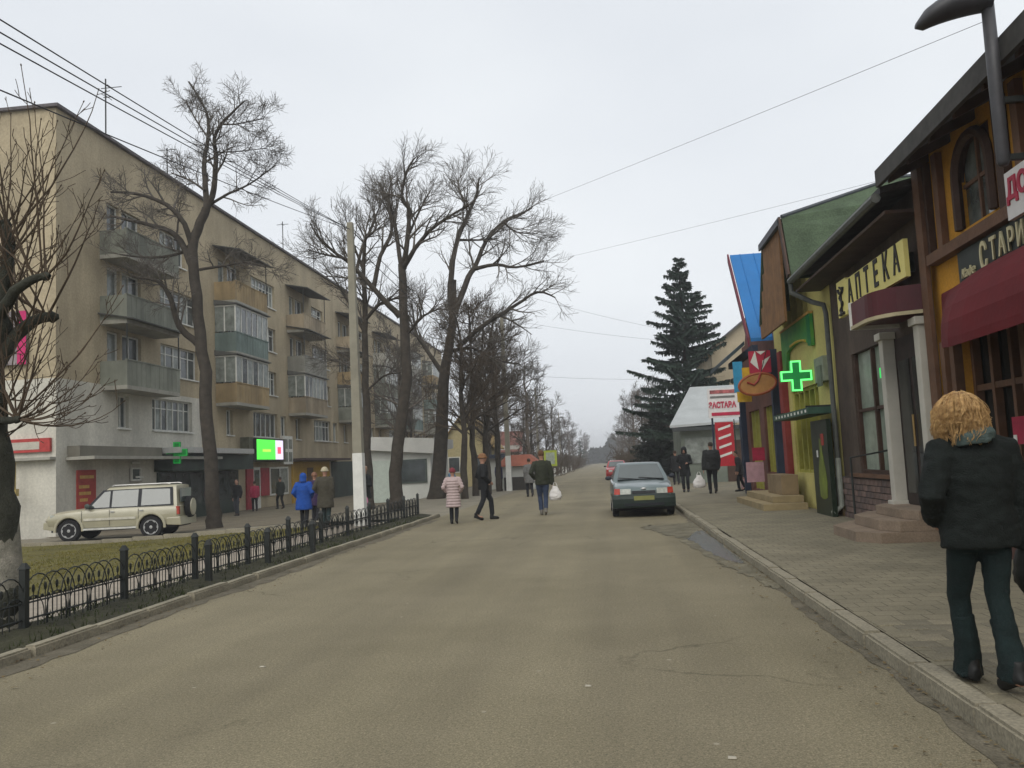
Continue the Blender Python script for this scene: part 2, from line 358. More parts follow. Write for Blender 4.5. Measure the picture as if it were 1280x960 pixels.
sheet('lawn', -40, -8.1, -6, 25.4, .03, grass_m, 14)
sheet('lane', -60, -9.0, 25.4, 29.0, .016, lane_m, 14)
sheet('shop_front_paving', -20.2, -9.5, 29.0, 110, .028, M('shop_front_paving', (0.15, 0.128, 0.09), 0.9, 0.25, 0.9, 0.3, fine=0.2), 8)
kl = MB()
for k in range(24): kl.box(-9.6-k-.985, -9.6-k, 25.3, 25.42, gz(-9.6-k)-.1, gz(-9.6-k)+.13)
struct('lane_kerb', kl, kerb_m)
# puddle by the right kerb
pud = MB(); out = [(1.80, 12.3), (1.68, 12.5), (1.55, 13.2), (1.46, 14.2), (1.44, 15.2), (1.36, 16.2), (1.5, 17.0), (1.62, 17.6), (1.78, 17.9), (1.82, 16), (1.80, 13.4)]
def ragged(pts, amp, z, seed, n=9):
    rg = random.Random(seed); o = []
    for (a, b), (c, d) in zip(pts, pts[1:]+pts[:1]):
        for k in range(n):
            t = k/n; x, y = a+(c-a)*t, b+(d-b)*t; o.append((min(XR-.005, x+rg.gauss(0, amp)), y+rg.gauss(0, amp*2), z))
    return o
pud.poly(ragged(out, .025, .009, 4))
def puddle_mat():
    m = M('puddle_water', (0.06, 0.058, 0.045), 0.22, 0.3, 4.0, 0.5, spec=0.6); return m
struct('puddle', pud, puddle_mat())
wet = MB().poly(ragged([(1.85, 9.8), (1.7, 10.4), (1.5, 12), (1.3, 14.5), (1.2, 16.4), (.9, 18.2), (.62, 19.1), (.8, 19.8), (1.1, 19.6), (1.85, 20.2)], .04, .0065, 6))
struct('damp_patch', wet, M('damp_asphalt', (0.07, 0.064, 0.044), 0.8, 0.45, 2.0, 0.3, col2=(0.21, 0.188, 0.13), fine=0.3, spec=.15))
# grass blades and fallen leaves
def blades(name, n, xr, yr, zf, h, mat, w=.012):
    P = np.random.rand(n, 2); X = xr[0]+P[:, 0]*(xr[1]-xr[0]); Y = yr[0]+P[:, 1]*(yr[1]-yr[0])
    keep = np.sin(X*2.1+Y*.8)+np.sin(Y*1.7-X*.6)+np.random.randn(n)*.9 > -0.6; X, Y = X[keep], Y[keep]; n = len(X)
    Z = np.array([zf(a) for a in X]); A = np.random.rand(n)*2*PI; H = h*(.5+np.random.rand(n)); LX = np.random.randn(n)*.35*H; LY = np.random.randn(n)*.35*H
    V = np.zeros((n, 3, 3)); V[:, 0] = np.c_[X-np.cos(A)*w, Y-np.sin(A)*w, Z]; V[:, 1] = np.c_[X+np.cos(A)*w, Y+np.sin(A)*w, Z]; V[:, 2] = np.c_[X+LX, Y+LY, Z+H]
    return tri_mesh(name, V.reshape(-1, 3), np.arange(3*n).reshape(-1, 3), mat)
def tri_mesh(name, V, F, mat, parent=None, smooth=False):
    me = bpy.data.meshes.new(name); k = F.shape[1]
    me.vertices.add(len(V)); me.vertices.foreach_set('co', np.ascontiguousarray(V, dtype=np.float32).ravel())
    me.loops.add(F.size); me.loops.foreach_set('vertex_index', F.astype(np.int32).ravel())
    me.polygons.add(len(F)); me.polygons.foreach_set('loop_start', np.arange(0, F.size, k, dtype=np.int32))
    me.update(calc_edges=True); me.validate()
    return link(me, name, mat, parent, smooth)
gm = M('winter_grass_blades', (0.085, 0.088, 0.016), 0.9, 0.5, 0.9, col2=(0.19, 0.155, 0.035))
tag(blades('lawn_grass', 30000, (-17, -8.1), (9, 25.3), lambda x: gz(x)+.02, .04, gm, .014), 'short yellowed winter grass of the lawn behind the fence', 'grass', kind='stuff')
tag(blades('verge_grass', 6000, (-6.35, -5.36), (5, 25), lambda x: .07, .06, M('verge_grass_blades', (0.035, 0.045, 0.014), 0.9, 0.5, 2.0), .01), 'dark low weeds along the foot of the iron fence', 'weeds', kind='stuff')
n = 700; X = -5.2+np.random.rand(n)**2*.7; Y = 4+np.random.rand(n)*21
X2 = 1.84-np.random.rand(n)**4*.5; Y2 = 3+np.random.rand(n)*20
X = np.r_[X, X2]; Y = np.r_[Y, Y2]; n = len(X); A = np.random.rand(n)*6.28; s = .008+.014*np.random.rand(n)
V = np.zeros((n, 3, 3)); 
for k in range(3): V[:, k] = np.c_[X+np.cos(A+k*2.1)*s, Y+np.sin(A+k*2.1)*s, .012+np.random.rand(n)*.012]
tag(tri_mesh('fallen_leaves', V.reshape(-1, 3), np.arange(3*n).reshape(-1, 3), M('dead_leaf', (0.06, 0.04, 0.02), 0.9, 0.5, 3.0, col2=(0.2, 0.15, 0.07))), 'brown leaf litter lying in the gutters along both kerbs', 'leaf litter', kind='stuff')
# ------------------------------------------------------------------ APARTMENT BLOCK on the left
GL = gz(-20)
AB = Fr((-20, 0, 0), (0, 1, 0), (1, 0, 0))
Y0, Y1, HR = 29.6, 106.0, 15.75
ab = empty('apartment_block', 'long beige five storey apartment block with shops on its ground floor', 'building', loc=(-20, Y0, GL), world=True)
ochre = M('beige_render', (0.40, 0.335, 0.225), 0.92, 0.16, 0.5, 0.3, fine=0.12, streak=.16)
whit = M('whitewashed_render', (0.54, 0.52, 0.45), 0.92, 0.12, 0.5, 0.3, fine=0.1, streak=.16)
ops = []; wins = []; bals = []
period, nb = 10.3, 7
sills = [3.75, 6.32, 8.98, 11.68]
for b in range(nb):
    yb = 32.4 + b*period
    for fl, s in enumerate(sills):
        hgt = 1.45
        w0, w1 = yb+4.75, yb+8.35
        if b == 0 and fl == 0: w0, w1 = yb+3.9, yb+7.6
        kind = random.choice('aabc')
        if fl == 3 and b % 2 == 0: w1 = w0+2.4
        ops.append((w0, w1, s, s+hgt)); wins.append((w0, w1, s, s+hgt, kind))
        if fl == 0:
            ops.append((yb+1.2, yb+2.0, s, s+1.35)); wins.append((yb+1.2, yb+2.0, s, s+1.35, 'n'))
            if b: ops.append((yb+8.9, yb+9.9, s, s+1.4)); wins.append((yb+8.9, yb+9.9, s, s+1.4, 'n'))
        else:
            ops.append((yb+.5, yb+1.45, s-.75, s+1.4)); wins.append((yb+.5, yb+1.45, s-.75, s+1.4, 'd'))
            ops.append((yb+1.6, yb+3.1, s, s+1.4)); wins.append((yb+1.6, yb+3.1, s, s+1.4, 'n'))
            bals.append((yb, yb+4.3, s, fl, b))
mw = MB(); wall_openings(mw, AB, Y0, Y1, 5.45, HR, [o for o in ops if o[2] > 5.4], .2)
wall_openings(mw, AB, 41.0, Y1, GL-.1, 5.45, [o for o in ops if o[2] < 5.4 and o[0] > 41], .2)
mw.quad((-20, Y0, 5.45), (-32, Y0, 5.45), (-32, Y0, HR), (-20, Y0, HR))
mw.quad((-20, Y1, GL), (-32, Y1, GL), (-32, Y1, HR), (-20, Y1, HR)).quad((-32, Y0, GL), (-32, Y1, GL), (-32, Y1, HR), (-32, Y0, HR))
mw.build('wall', ochre, ab)
ml = MB(); wall_openings(ml, AB, Y0-.05, 41.0, GL-.1, 5.45, [o for o in ops if o[2] < 5.4 and o[0] < 41], .2, n=.05)
ml.quad((-19.95, Y0-.05, GL-.1), (-32, Y0-.05, GL-.1), (-32, Y0-.05, 5.45), (-19.95, Y0-.05, 5.45)).quad((-19.95, Y0-.05, 5.45), (-32, Y0-.05, 5.45), (-32, Y0, 5.45), (-20, Y0, 5.45)).quad((-19.95, Y0-.05, 5.45), (-19.95, 41, 5.45), (-20, 41, 5.45), (-20, Y0-.05, 5.45))
ml.build('painted_base_wall', whit, ab)['label'] = 'whitewashed lower part of the block wall'
rf = MB().box(-32.2, -19.84, Y0-.16, Y1+.2, HR, HR+.12).build('roof', M('roof_edge_felt', (0.11, 0.1, 0.105), 0.8, 0.3), ab)
for k, (yy, hh) in enumerate([(30.3, 2.6), (46.5, 2.0), (58, 1.8), (72, 2.0)]):
    MB().box(-27, -25.9, yy+3, yy+4, HR+.12, HR+1.1).build('chimney', conc, rf)
# window joinery
def window(F, a, b, c, d, kind, parent, depth=.2, n=0.0, fm=None, nm='window'):
    q = n-depth
    fm = fm or white_p
    f = MB(); t = .06
    f.fbox(F, a, a+t, c, d, q-.03, q+.05); f.fbox(F, b-t, b, c, d, q-.03, q+.05); f.fbox(F, a+t, b-t, c, c+t, q-.03, q+.05); f.fbox(F, a+t, b-t, d-t, d, q-.03, q+.05)
    w = b-a; k = max(1, round(w/(.55 if kind == 'a' else .8)))
    if kind == 'n': k = 2
    if kind == 'd': k = 1
    for j in range(1, k): u = a+w*j/k; f.fbox(F, u-.03, u+.03, c+t, d-t, q-.02, q+.04)
    if kind in 'ac' and d-c > 1.2:
        z = c+(d-c)*.7; f.fbox(F, a+t, b-t, z-.022, z+.022, q-.015, q+.03)
    if kind == 'd': z = c+.75; f.fbox(F, a+t, b-t, z-.04, z+.04, q-.015, q+.03)
    root = f.build(nm, fm, parent)
    for j in range(k):
        MB().fbox(F, a+w*j/k+.01, a+w*(j+1)/k-.01, c+.02, d-.02, q-.025, q-.005).build('pane', random.choice([glass, glass, glass2]), root)
    MB().fbox(F, a-.06, b+.06, c-.06, c, q+.05, n+.1).build('sill', white_p if kind != 'd' else conc, root)
    return root
for a, b, c, d, k in wins:
    n = .05 if (c < 5.4 and a < 41) else 0.0
    window(AB, a, b, c, d, k, ab, n=n)
bcols = [('grey_green_panel', (0.21, 0.22, 0.18)), ('ochre_panel', (0.33, 0.245, 0.13)), ('beige_panel', (0.33, 0.27, 0.185)), ('dull_white_panel', (0.4, 0.39, 0.34)), ('grey_panel', (0.25, 0.245, 0.21)), ('teal_grey_panel', (0.17, 0.22, 0.2))]
slab = conc
for (a, b, s, fl, bay) in bals:
    rnd = random.Random(bay*17+fl*5)
    z0 = s-.95
    D = 1.15
    style = rnd.choice(['open', 'glazed', 'glazed', 'canopy', 'glazed'])
    if bay == 0: style = {1: 'canopy', 2: 'open', 3: 'open'}[fl]
    if fl == 3 and bay in (1, 2, 3): style = 'canopy'
    if bay == 1 and fl == 2: style = 'glazed'
    root = MB().fbox(AB, a, b, z0-.16, z0, 0.003, D).build('balcony', slab, ab)
    cn, cc = rnd.choice(bcols)
    if bay == 0 and fl == 1: cn, cc = bcols[0]
    pm_ = M(cn, cc, 0.85, 0.2, 1.2, 0.2, streak=.3)
    e = MB().fbox(AB, a, b, z0, z0+1.0, D-.06, D).fbox(AB, a, a+.06, z0, z0+1.0, .003, D-.06).fbox(AB, b-.06, b, z0, z0+1.0, .003, D-.06)
    e.build('parapet', pm_, root)
    # ribs of the sheet cladding
    r_ = MB()
    for j in range(1, 12): u = a+(b-a)*j/12; r_.fbox(AB, u-.012, u+.012, z0+.04, z0+.96, D, D+.012)
    r_.fbox(AB, a-.02, b+.02, z0+1.0, z0+1.05, D-.08, D+.03); r_.build('cladding_ribs', pm_, root)
    if style == 'glazed':
        f = MB(); zt = s+1.5; k = 6
        f.fbox(AB, a, b, zt-.08, zt, D-.07, D-.01).fbox(AB, a, a+.05, zt-.08, zt, .003, D-.07).fbox(AB, b-.05, b, zt-.08, zt, .003, D-.07)
        for j in range(k+1): u = a+.03+(b-a-.06)*j/k; f.fbox(AB, u-.03, u+.03, z0+1.05, zt-.08, D-.07, D-.01)
        f.fbox(AB, a, a+.05, z0+1.05, zt-.08, .5, .56)
        fr = f.build('glazing_frame', white_p if rnd.random() < .75 else pm_, root)
        for j in range(k): MB().fbox(AB, a+.06+(b-a-.06)*j/k, a+(b-a-.06)*(j+1)/k, z0+1.06, zt-.09, D-.05, D-.035).build('pane', rnd.choice([glass, glass2, glass2]), fr)
        MB().fbox(AB, a+.02, a+.035, z0+1.06, zt-.09, .01, D-.08).build('pane', glass2, fr)
        MB().hexa([AB.p(a-.1, zt+.02, 0.003), AB.p(b+.1, zt+.02, 0.003), AB.p(b+.1, zt+.02, D+.15), AB.p(a-.1, zt+.02, D+.15), AB.p(a-.1, zt+.3, 0.003), AB.p(b+.1, zt+.3, 0.003), AB.p(b+.1, zt+.07, D+.15), AB.p(a-.1, zt+.07, D+.15)]).build('roof_sheet', M('grey_sheet_roof', (0.1, 0.1, 0.09), 0.7, 0.3), root)
    elif style == 'canopy':
        zt = s+1.75
        MB().hexa([AB.p(a-.15, zt+.22, 0.003), AB.p(b+.15, zt+.22, 0.003), AB.p(b+.15, zt-.08, D+.35), AB.p(a-.15, zt-.08, D+.35), AB.p(a-.15, zt+.27, 0.003), AB.p(b+.15, zt+.27, 0.003), AB.p(b+.15, zt-.03, D+.35), AB.p(a-.15, zt-.03, D+.35)]).build('canopy', M('dark_sheet_canopy', (0.06, 0.062, 0.055), 0.7, 0.3), root)
        q = MB()
        for u in (a+.05, b-.05): q.fbox(AB, u-.02, u+.02, z0+1.05, zt-.02, D-.05, D-.01)
        q.build('canopy_post', dark_m, root)
    else:
        q = MB()
        for j in range(5):
            z = s+.55+.0*j; 
        q.tube([AB.p(a+.1, s+.9, D+.25), AB.p(b-.1, s+.9, D+.25)], .008, 4); q.tube([AB.p(a+.1, s+.9, D-.03), AB.p(a+.1, s+.9, D+.27)], .01, 4); q.tube([AB.p(b-.1, s+.9, D-.03), AB.p(b-.1, s+.9, D+.27)], .01, 4)
        q.build('washing_line', dark_m, root)
# ground-floor shop fronts
shop_dark = M('dark_green_shop_front', (0.035, 0.05, 0.04), 0.6, 0.4, 1.0)
sl = MB().fbox(AB, 30.2, 36.2, 2.55, 2.95, .053, .55).build('awning_slab', M('grey_brown_fascia', (0.16, 0.15, 0.12), 0.9, 0.25, 1.0), ab)
MB().fbox(AB, 30.1, 40.8, 2.42, 2.54, .053, 1.2).build('awning_slab', conc, ab)
MB().fbox(AB, 36.4, 44.4, 2.7, 2.95, .053, 1.3).build('awning_slab', M('pale_awning_edge', (0.4, 0.4, 0.38), 0.7, 0.1), ab)
MB().fbox(AB, 36.4, 45.2, 1.9, 2.66, .054, .9).build('shop_fascia', shop_dark, ab)
sf = MB().fbox(AB, 36.6, 45.0, GL, 1.88, .054, .14).build('shop_front', shop_dark, ab)
for j in range(6): MB().fbox(AB, 36.8+j*1.36, 38.0+j*1.36, .35, 1.8, .142, .16).build('pane', glass, sf)
pd = MB().fbox(AB, 30.75, 31.95, .45, 2.05, .054, .1).build('poster', M('red_poster', (0.36, 0.05, 0.04), 0.6, 0.3, 2.0), ab)
q = MB()
for j, (u0, u1, v) in enumerate([(30.9, 31.8, 1.72), (30.85, 31.5, 1.35), (30.85, 31.6, 1.1), (30.9, 31.4, .85)]): q.fbox(AB, u0, u1, v, v+.12, .102, .11)
q.build('poster_text', M('poster_yellow', (0.5, 0.3, 0.08), 0.6, 0.2), pd)
for (u, v0, v1) in [(34.4, 1.55, 2.1), (34.7, .95, 1.3)]: window(AB, u, u+.75, v0, v1, 'd', ab, depth=-.06, n=0.06)
# shops further along: red door surround, sign boxes, yellow wall
MB().fbox(AB, 45.6, 51.0, 2.3, 3.66, .003, .5).build('sign_fascia', M('green_brown_fascia', (0.12, 0.12, 0.08), 0.8, 0.3), ab)
dr = MB().fbox(AB, 46.2, 47.1, GL, 2.0, .003, .1).build('door', M('red_door_panel', (0.3, 0.03, 0.04), 0.6, 0.3), ab)
MB().fbox(AB, 48.2, 49.4, .35, 1.95, .003, .1).build('door', MATS['red_door_panel'], ab)
d2 = MB().fbox(AB, 47.15, 48.15, GL, 2.0, .003, .06).build('door', white_p, ab)
MB().fbox(AB, 47.28, 48.02, .35, 1.85, .062, .07).build('pane', glass, d2)
MB().fbox(AB, 49.6, 52.6, .3, 2.0, .003, .05).build('window', white_p, ab)
MB().fbox(AB, 49.75, 51.1, .42, 1.9, .052, .06).build('pane', glass, ab); MB().fbox(AB, 51.2, 52.45, .42, 1.9, .052, .06).build('pane', glass2, ab)
MB().fbox(AB, 53.2, 60.5, GL, 2.3, .003, .12).build('yellow_shop_wall', M('yellow_ochre_paint', (0.42, 0.26, 0.04), 0.85, 0.2, 0.7), ab)['label'] = 'yellow ochre painted shop front'
MB().fbox(AB, 55.8, 56.9, GL, 1.9, .122, .16).build('door', M('brown_door', (0.1, 0.06, 0.035), 0.6, 0.3), ab)
MB().fbox(AB, 53.0, 62.5, 2.36, 2.5, .003, 1.1).build('awning_slab', M('dark_awning_edge', (0.06, 0.04, 0.035), 0.7, 0.3), ab)
MB().fbox(AB, 61.2, 70, GL, 2.3, .003, .1).build('shop_front', shop_dark, ab)
pi_ = MB().fbox(AB, 51.4, 53.0, 2.15, 3.9, .01, .22).build('notice_panel', white_p, ab)
for i in range(2):
    for j in range(2): MB().fbox(AB, 51.55+i*.75, 52.1+i*.75, 2.3+j*.8, 2.9+j*.8, .222, .235).build('pane', glass2, pi_)
# red banner on the end wall and fascia at the corner shop
EW = Fr((-20, Y0-.055, 0), (-1, 0, 0), (0, -1, 0))
bn = tag(MB().fbox(EW, 1.05, 3.6, 6.0, 8.0, .06, .12).build('wall_banner', M('dark_photo_banner', (0.05, 0.045, 0.05), 0.6, 0.7, 1.2, col2=(0.34, 0.3, 0.3)), None), 'magenta edged advertising banner on the end wall of the apartment block', 'banner')
MB().fbox(EW, 1.05, 1.4, 6.0, 8.0, .121, .13).build('magenta_border', M('magenta_print', (0.5, 0.02, 0.13), 0.5, 0.2), bn)
cs = tag(MB().fbox(EW, .1, 6.0, 2.75, 3.25, .02, .14).build('shop_fascia_board', M('red_shop_board', (0.4, 0.05, 0.045), 0.55, 0.25), None), 'red shop fascia board on the whitewashed end wall', 'sign')
MB().fbox(EW, .5, 6.0, 2.85, 3.13, .141, .15).build('pale_band', M('pale_band', (0.45, 0.42, 0.36), 0.6, 0.15), cs)
MB().fbox(EW, -.05, 6.2, 2.45, 2.55, .01, .35).build('ledge', conc, cs)
gp = tag(MB().tube([EW.p(1.2, GL, .5), EW.p(1.2, 2.4, .5)], .05, 8).build('gas_pipe', M('yellow_pipe_paint', (0.35, 0.27, 0.1), 0.6, 0.3), None), 'yellow gas riser pipe standing before the whitewashed end wall', 'pipe')
MB().tube([EW.p(1.25, 1.7, .5), EW.p(1.7, 1.7, .5)], .04, 8).build('branch_pipe', MATS['yellow_pipe_paint'], gp); MB().fbox(EW, 1.08, 1.32, 1.2, 1.45, .42, .58).build('valve', MATS['yellow_pipe_paint'], gp)
# lit LED screen and its neighbours
ls = empty('led_screen', 'glowing green LED advertising screen above the red shop door', 'screen', loc=(-19.5, 48, 2.3), world=True)
MB().fbox(AB, 46.15, 50.2, 2.36, 3.6, .503, .68).build('casing', dark_m, ls)
MB().fbox(AB, 46.22, 48.9, 2.42, 3.54, .682, .7).build('display', M('led_green', (0.0, 0.1, 0.0), 0.5, 0.1, emit=(0.1, 1.0, 0.08), estr=1.0), ls)
MB().fbox(AB, 48.92, 50.1, 2.42, 3.54, .682, .7).build('display', M('led_white', (0.1, 0.1, 0.12), 0.5, 0.1, emit=(0.85, 0.75, 1.0), estr=0.95), ls)
MB().fbox(AB, 49.2, 49.75, 2.75, 3.15, .702, .706).build('display', M('led_pink', (0.1, 0.02, 0.03), 0.5, 0.1, emit=(1.0, 0.12, 0.2), estr=0.8), ls)
MB().fbox(AB, 47.0, 48.2, 2.85, 3.0, .702, .706).build('display', M('led_yellow', (0.1, 0.1, 0.02), 0.5, 0.1, emit=(0.5, 1.0, 0.1), estr=1.0), ls)
rs = tag(MB().fbox(AB, 50.3, 51.35, 2.3, 3.6, .01, .3).build('sign_box', M('dark_red_sign', (0.22, 0.03, 0.03), 0.6, 0.4, 1.5), None), 'dark red shop sign box beside the glowing LED screen', 'sign')
MB().fbox(AB, 50.5, 51.2, 2.9, 3.3, .302, .31).build('yellow_print', M('poster_yellow'), rs)
MB().fbox(AB, 50.45, 51.2, 2.45, 2.7, .302, .31).build('yellow_print', M('poster_yellow'), rs)
def cross(name, F, u, v, n, size, mats, label, cat='sign', group=None, t=.08):
    root = empty(name, label, cat, group, loc=F.p(u, v, n), world=True)
    a, b = size/2, size/6
    def plus(a, b): return [(-b, -a), (b, -a), (b, -b), (a, -b), (a, b), (b, b), (b, a), (-b, a), (-b, b), (-a, b), (-a, -b), (-b, -b)]
    MB().prism([F.p(u+x, v+z, n) for x, z in plus(a, b)], F.n*t).build('cross_body', mats[0], root)
    rim = MB(); o, i = plus(a, b), plus(a-.2*b*1.6, b-.2*b*1.6)
    for s_ in (n+t+.002, n-.012):
        for k in range(12):
            k2 = (k+1) % 12
            rim.hexa([F.p(u+o[k][0], v+o[k][1], s_), F.p(u+o[k2][0], v+o[k2][1], s_), F.p(u+i[k2][0], v+i[k2][1], s_), F.p(u+i[k][0], v+i[k][1], s_)] + [F.p(u+q[0], v+q[1], s_+.01) for q in (o[k], o[k2], i[k2], i[k])])
    rim.build('led_rim', mats[1], root)
    return root
FS = Fr((0, 0, 0), (1, 0, 0), (0, -1, 0))      # faces the camera end of the street
qc = at_y(222, 566, 36.6)
cross('pharmacy_cross', FS, qc.x, qc.z, -36.6, .95, (M('dim_green_cross', (0.01, 0.12, 0.03), 0.5, 0.3, emit=(0.0, 0.4, 0.05), estr=.12), M('dim_green_rim', (0.02, 0.2, 0.04), 0.5, 0.2, emit=(0.0, 0.6, 0.08), estr=.22)), 'dim green pharmacy cross hanging before the apartment block shop fronts')
# roof aerials
def aerial(x, y, h, arms, label):
    r = empty('roof_aerial', label, 'aerial', 'aerials on the apartment roof', loc=(x, y, HR+.12))
    MB().tube([(0, 0, 0), (0, 0, h)], .03, 5).build('mast', dark_m, r)
    for (z, dx, l) in arms:
        MB().tube([(-l/2+dx, 0, z), (l/2+dx, 0, z)], .018, 4).tube([(dx, -.3, z), (dx, .3, z)], .015, 4).build('element', dark_m, r)
aerial(-19.9, 32.7, 2.4, [(2.0, .25, .9), (1.6, .1, .4)], 'tall thin aerial mast above the first balcony column of the apartment block')
aerial(-20.5, 54, 2.3, [(2.1, 0, .8)], 'thin roof aerial near the middle of the apartment block')
aerial(-20.5, 60, 1.7, [(1.6, .2, .9), (1.2, 0, .5)], 'low roof aerial with two crossbars on the apartment block')
aerial(-20.3, 38.5, 1.6, [(1.5, 0, 1.0), (1.2, 0, .6), (.9, 0, .4)], 'short many armed aerial on the apartment roof')
# ------------------------------------------------------------------ RIGHT SIDE: row of small shops
RB = Fr((4.9, 0, 0), (0, 1, 0), (-1, 0, 0))
G0 = .1
brown = M('dark_brown_timber', (0.055, 0.03, 0.02), 0.7, 0.35, 3.0, 0.3)
midbrown = M('mid_brown_timber', (0.12, 0.062, 0.035), 0.7, 0.3, 3.0, 0.3)
orange = M('orange_plaster', (0.45, 0.22, 0.025), 0.9, 0.2, 1.2, 0.3, fine=0.1)
dglass = M('dark_shop_glass', (0.018, 0.02, 0.018), 0.15, 0.4, 2.0, spec=0.5)
rooff = M('dark_shingle_roof', (0.065, 0.062, 0.064), 0.85, 0.4, 4.0, 0.5)
# --- restaurant
rs = empty('restaurant', 'orange plastered restaurant with dark timber frames and a red awning', 'building', loc=(4.9, 7.5, G0), world=True)
ya, yb_ = 1.5, 13.2
arch = [(10.95, 11.95), (8.55, 9.55), (6.2, 7.2), (3.9, 4.9)]
shop = [(10.6, 12.35), (8.2, 10.2), (5.8, 7.8), (3.4, 5.4)]
m = MB(); wall_openings(m, RB, ya, yb_, G0, 5.75, [(a, b, 4.35, 5.5) for a, b in arch] + [(a, b, .35, 2.95) for a, b in shop], .25)
m.quad(RB.p(ya, G0, 0), RB.p(ya, G0, -8), RB.p(ya, 5.75, -8), RB.p(ya, 5.75, 0)); m.quad(RB.p(yb_, G0, 0), RB.p(yb_, G0, -8), RB.p(yb_, 5.75, -8), RB.p(yb_, 5.75, 0))
m.build('wall', orange, rs)
for a, b in arch:
    w = MB(); c, r = (a+b)/2, (b-a)/2
    # spandrels that turn the opening into an arch, with a moulded timber surround
    for sgn in (-1, 1):
        pts = [RB.p(c+sgn*r, 5.5, -.02), RB.p(c, 5.5, -.02)] + [RB.p(c+sgn*r*math.sin(t), 5.0+r*math.cos(t)*.96, -.02) for t in np.linspace(0.02, PI/2, 8)]
        w.prism(pts, RB.n*-.055)
    win = w.build('window', brown, rs)
    ring = [RB.p(a-.02, 4.35, .03)] + [RB.p(c-(r+.02)*math.cos(t), 5.0+(r+.02)*math.sin(t)*.96, .03) for t in np.linspace(0, PI, 12)] + [RB.p(b+.02, 4.35, .03)]
    MB().tube(ring, .07, 6).build('surround', brown, win)
    MB().fbox(RB, a+.01, b-.01, 4.36, 5.49, -.1, -.08).build('pane', M('sky_reflecting_glass', (0.1, 0.11, 0.1), 0.08, 0.7, 2.2, spec=0.8), win)
    MB().fbox(RB, c-.025, c+.025, 4.36, 5.48, -.078, -.04).fbox(RB, a+.01, b-.01, 4.9, 4.95, -.078, -.045).build('glazing_bars', midbrown, win)
for u, w_ in [(12.98, .22), (12.5, .16), (10.55, .2), (10.1, .16), (8.1, .2), (5.75, .2)]:
    MB().fbox(RB, u-w_/2, u+w_/2, 4.24, 5.6, .003, .1).build('pilaster', brown if w_ > .18 else midbrown, rs)
MB().fbox(RB, 12.95, 13.2, G0, 5.6, .102, .16).build('corner_post', midbrown, rs)
MB().fbox(RB, ya, 12.9, 4.08, 4.23, .003, .16).build('ledge', midbrown, rs)
for a, b in shop:
    wn_ = MB().fbox(RB, a, b, .35, 2.95, -.24, -.22).build('shop_window', dglass, rs)
    q = MB(); k = 3
    for j in range(k+1): u = a+.04+(b-a-.08)*j/k; q.fbox(RB, u-.04, u+.04, .35, 2.95, -.2, -.1)
    q.fbox(RB, a, b, 2.2, 2.28, -.19, -.11); q.build('window_frame', midbrown, wn_)
for u in (12.75, 12.42, 10.4, 7.95, 5.6): MB().fbox(RB, u-.07, u+.07, G0, 2.95, .003, .12).build('timber_post', midbrown, rs)
for (a, b) in [(10.5, 12.3), (5.7, 10.3)]: MB().fbox(RB, a, b, G0, .34, .003, .18).build('plinth', M('red_brown_plinth', (0.1, 0.05, 0.04), 0.8, 0.3, 3), rs)
# awning: quarter-round red cloth with closed end
plan = [(12.87, .02), (12.3, .26), (11.6, .54), (11.0, .76), (10.5, .88), (10.0, .92), (3.0, .92)]
aw = MB(); rings = []
for u, n in plan:
    k = n/.92; zb_ = 2.98-.36*k; rings.append([RB.p(u, 3.66, .004)] + [RB.p(u, zb_+.1+(3.66-zb_-.1)*math.cos(t), .004+n*math.sin(t)) for t in np.linspace(.25, PI/2, 7)] + [RB.p(u, zb_, .004+n)])
for r0, r1 in zip(rings, rings[1:]):
    for j in range(len(rings[0])-1): aw.quad(r0[j], r0[j+1], r1[j+1], r1[j])
aw.poly(rings[-1])
awo = aw.build('awning', M('dark_red_awning_cloth', (0.10, 0.004, 0.007), 0.85, 0.2, 1.5, 0.15), rs, smooth=True)
# sign board with the name, cut by the picture edge
sg = empty('restaurant_sign', 'black sign board with pale cream cafe lettering above the red awning', 'sign', loc=RB.p(10.5, 3.72, .1), world=True)
MB().fbox(RB, 7.6, 12.0, 3.6, 4.05, .01, .09).build('board', M('black_green_sign', (0.016, 0.022, 0.018), 0.5, 0.4, 2.0), sg)
cream = M('cream_lettering', (0.55, 0.5, 0.3), 0.6, 0.12)
put_text('Кафе', RB, 11.68, 3.73, .1, .17, cream, sg, shear=.2)
put_text('С', RB, 11.2, 3.80, .1, .48, cream, sg, sx=.62, bold=.008)
for k, ch in enumerate('ТАРИЙ'): put_text(ch, RB, 10.92-k*.235, 3.84, .1, .37, cream, sg, sx=.72, bold=.008)
dsn = empty('white_sign', 'white sign board with red letters hung under the restaurant eave', 'sign', loc=RB.p(9.6, 4.3, .4), world=True)
MB().fbox(RB, 7.8, 9.9, 3.93, 4.46, .3, .36).build('board', M('white_sign_face', (0.6, 0.58, 0.56), 0.5, 0.1), dsn)
put_text('ДО', RB, 9.62, 4.24, .365, .31, M('crimson_lettering', (0.35, 0.02, 0.05), 0.6, 0.2), dsn, bold=.012)
MB().fbox(RB, 9.7, 9.74, 4.3, 4.34, .003, .3).fbox(RB, 8.0, 8.04, 4.3, 4.34, .003, .3).build('bracket', dark_m, dsn)
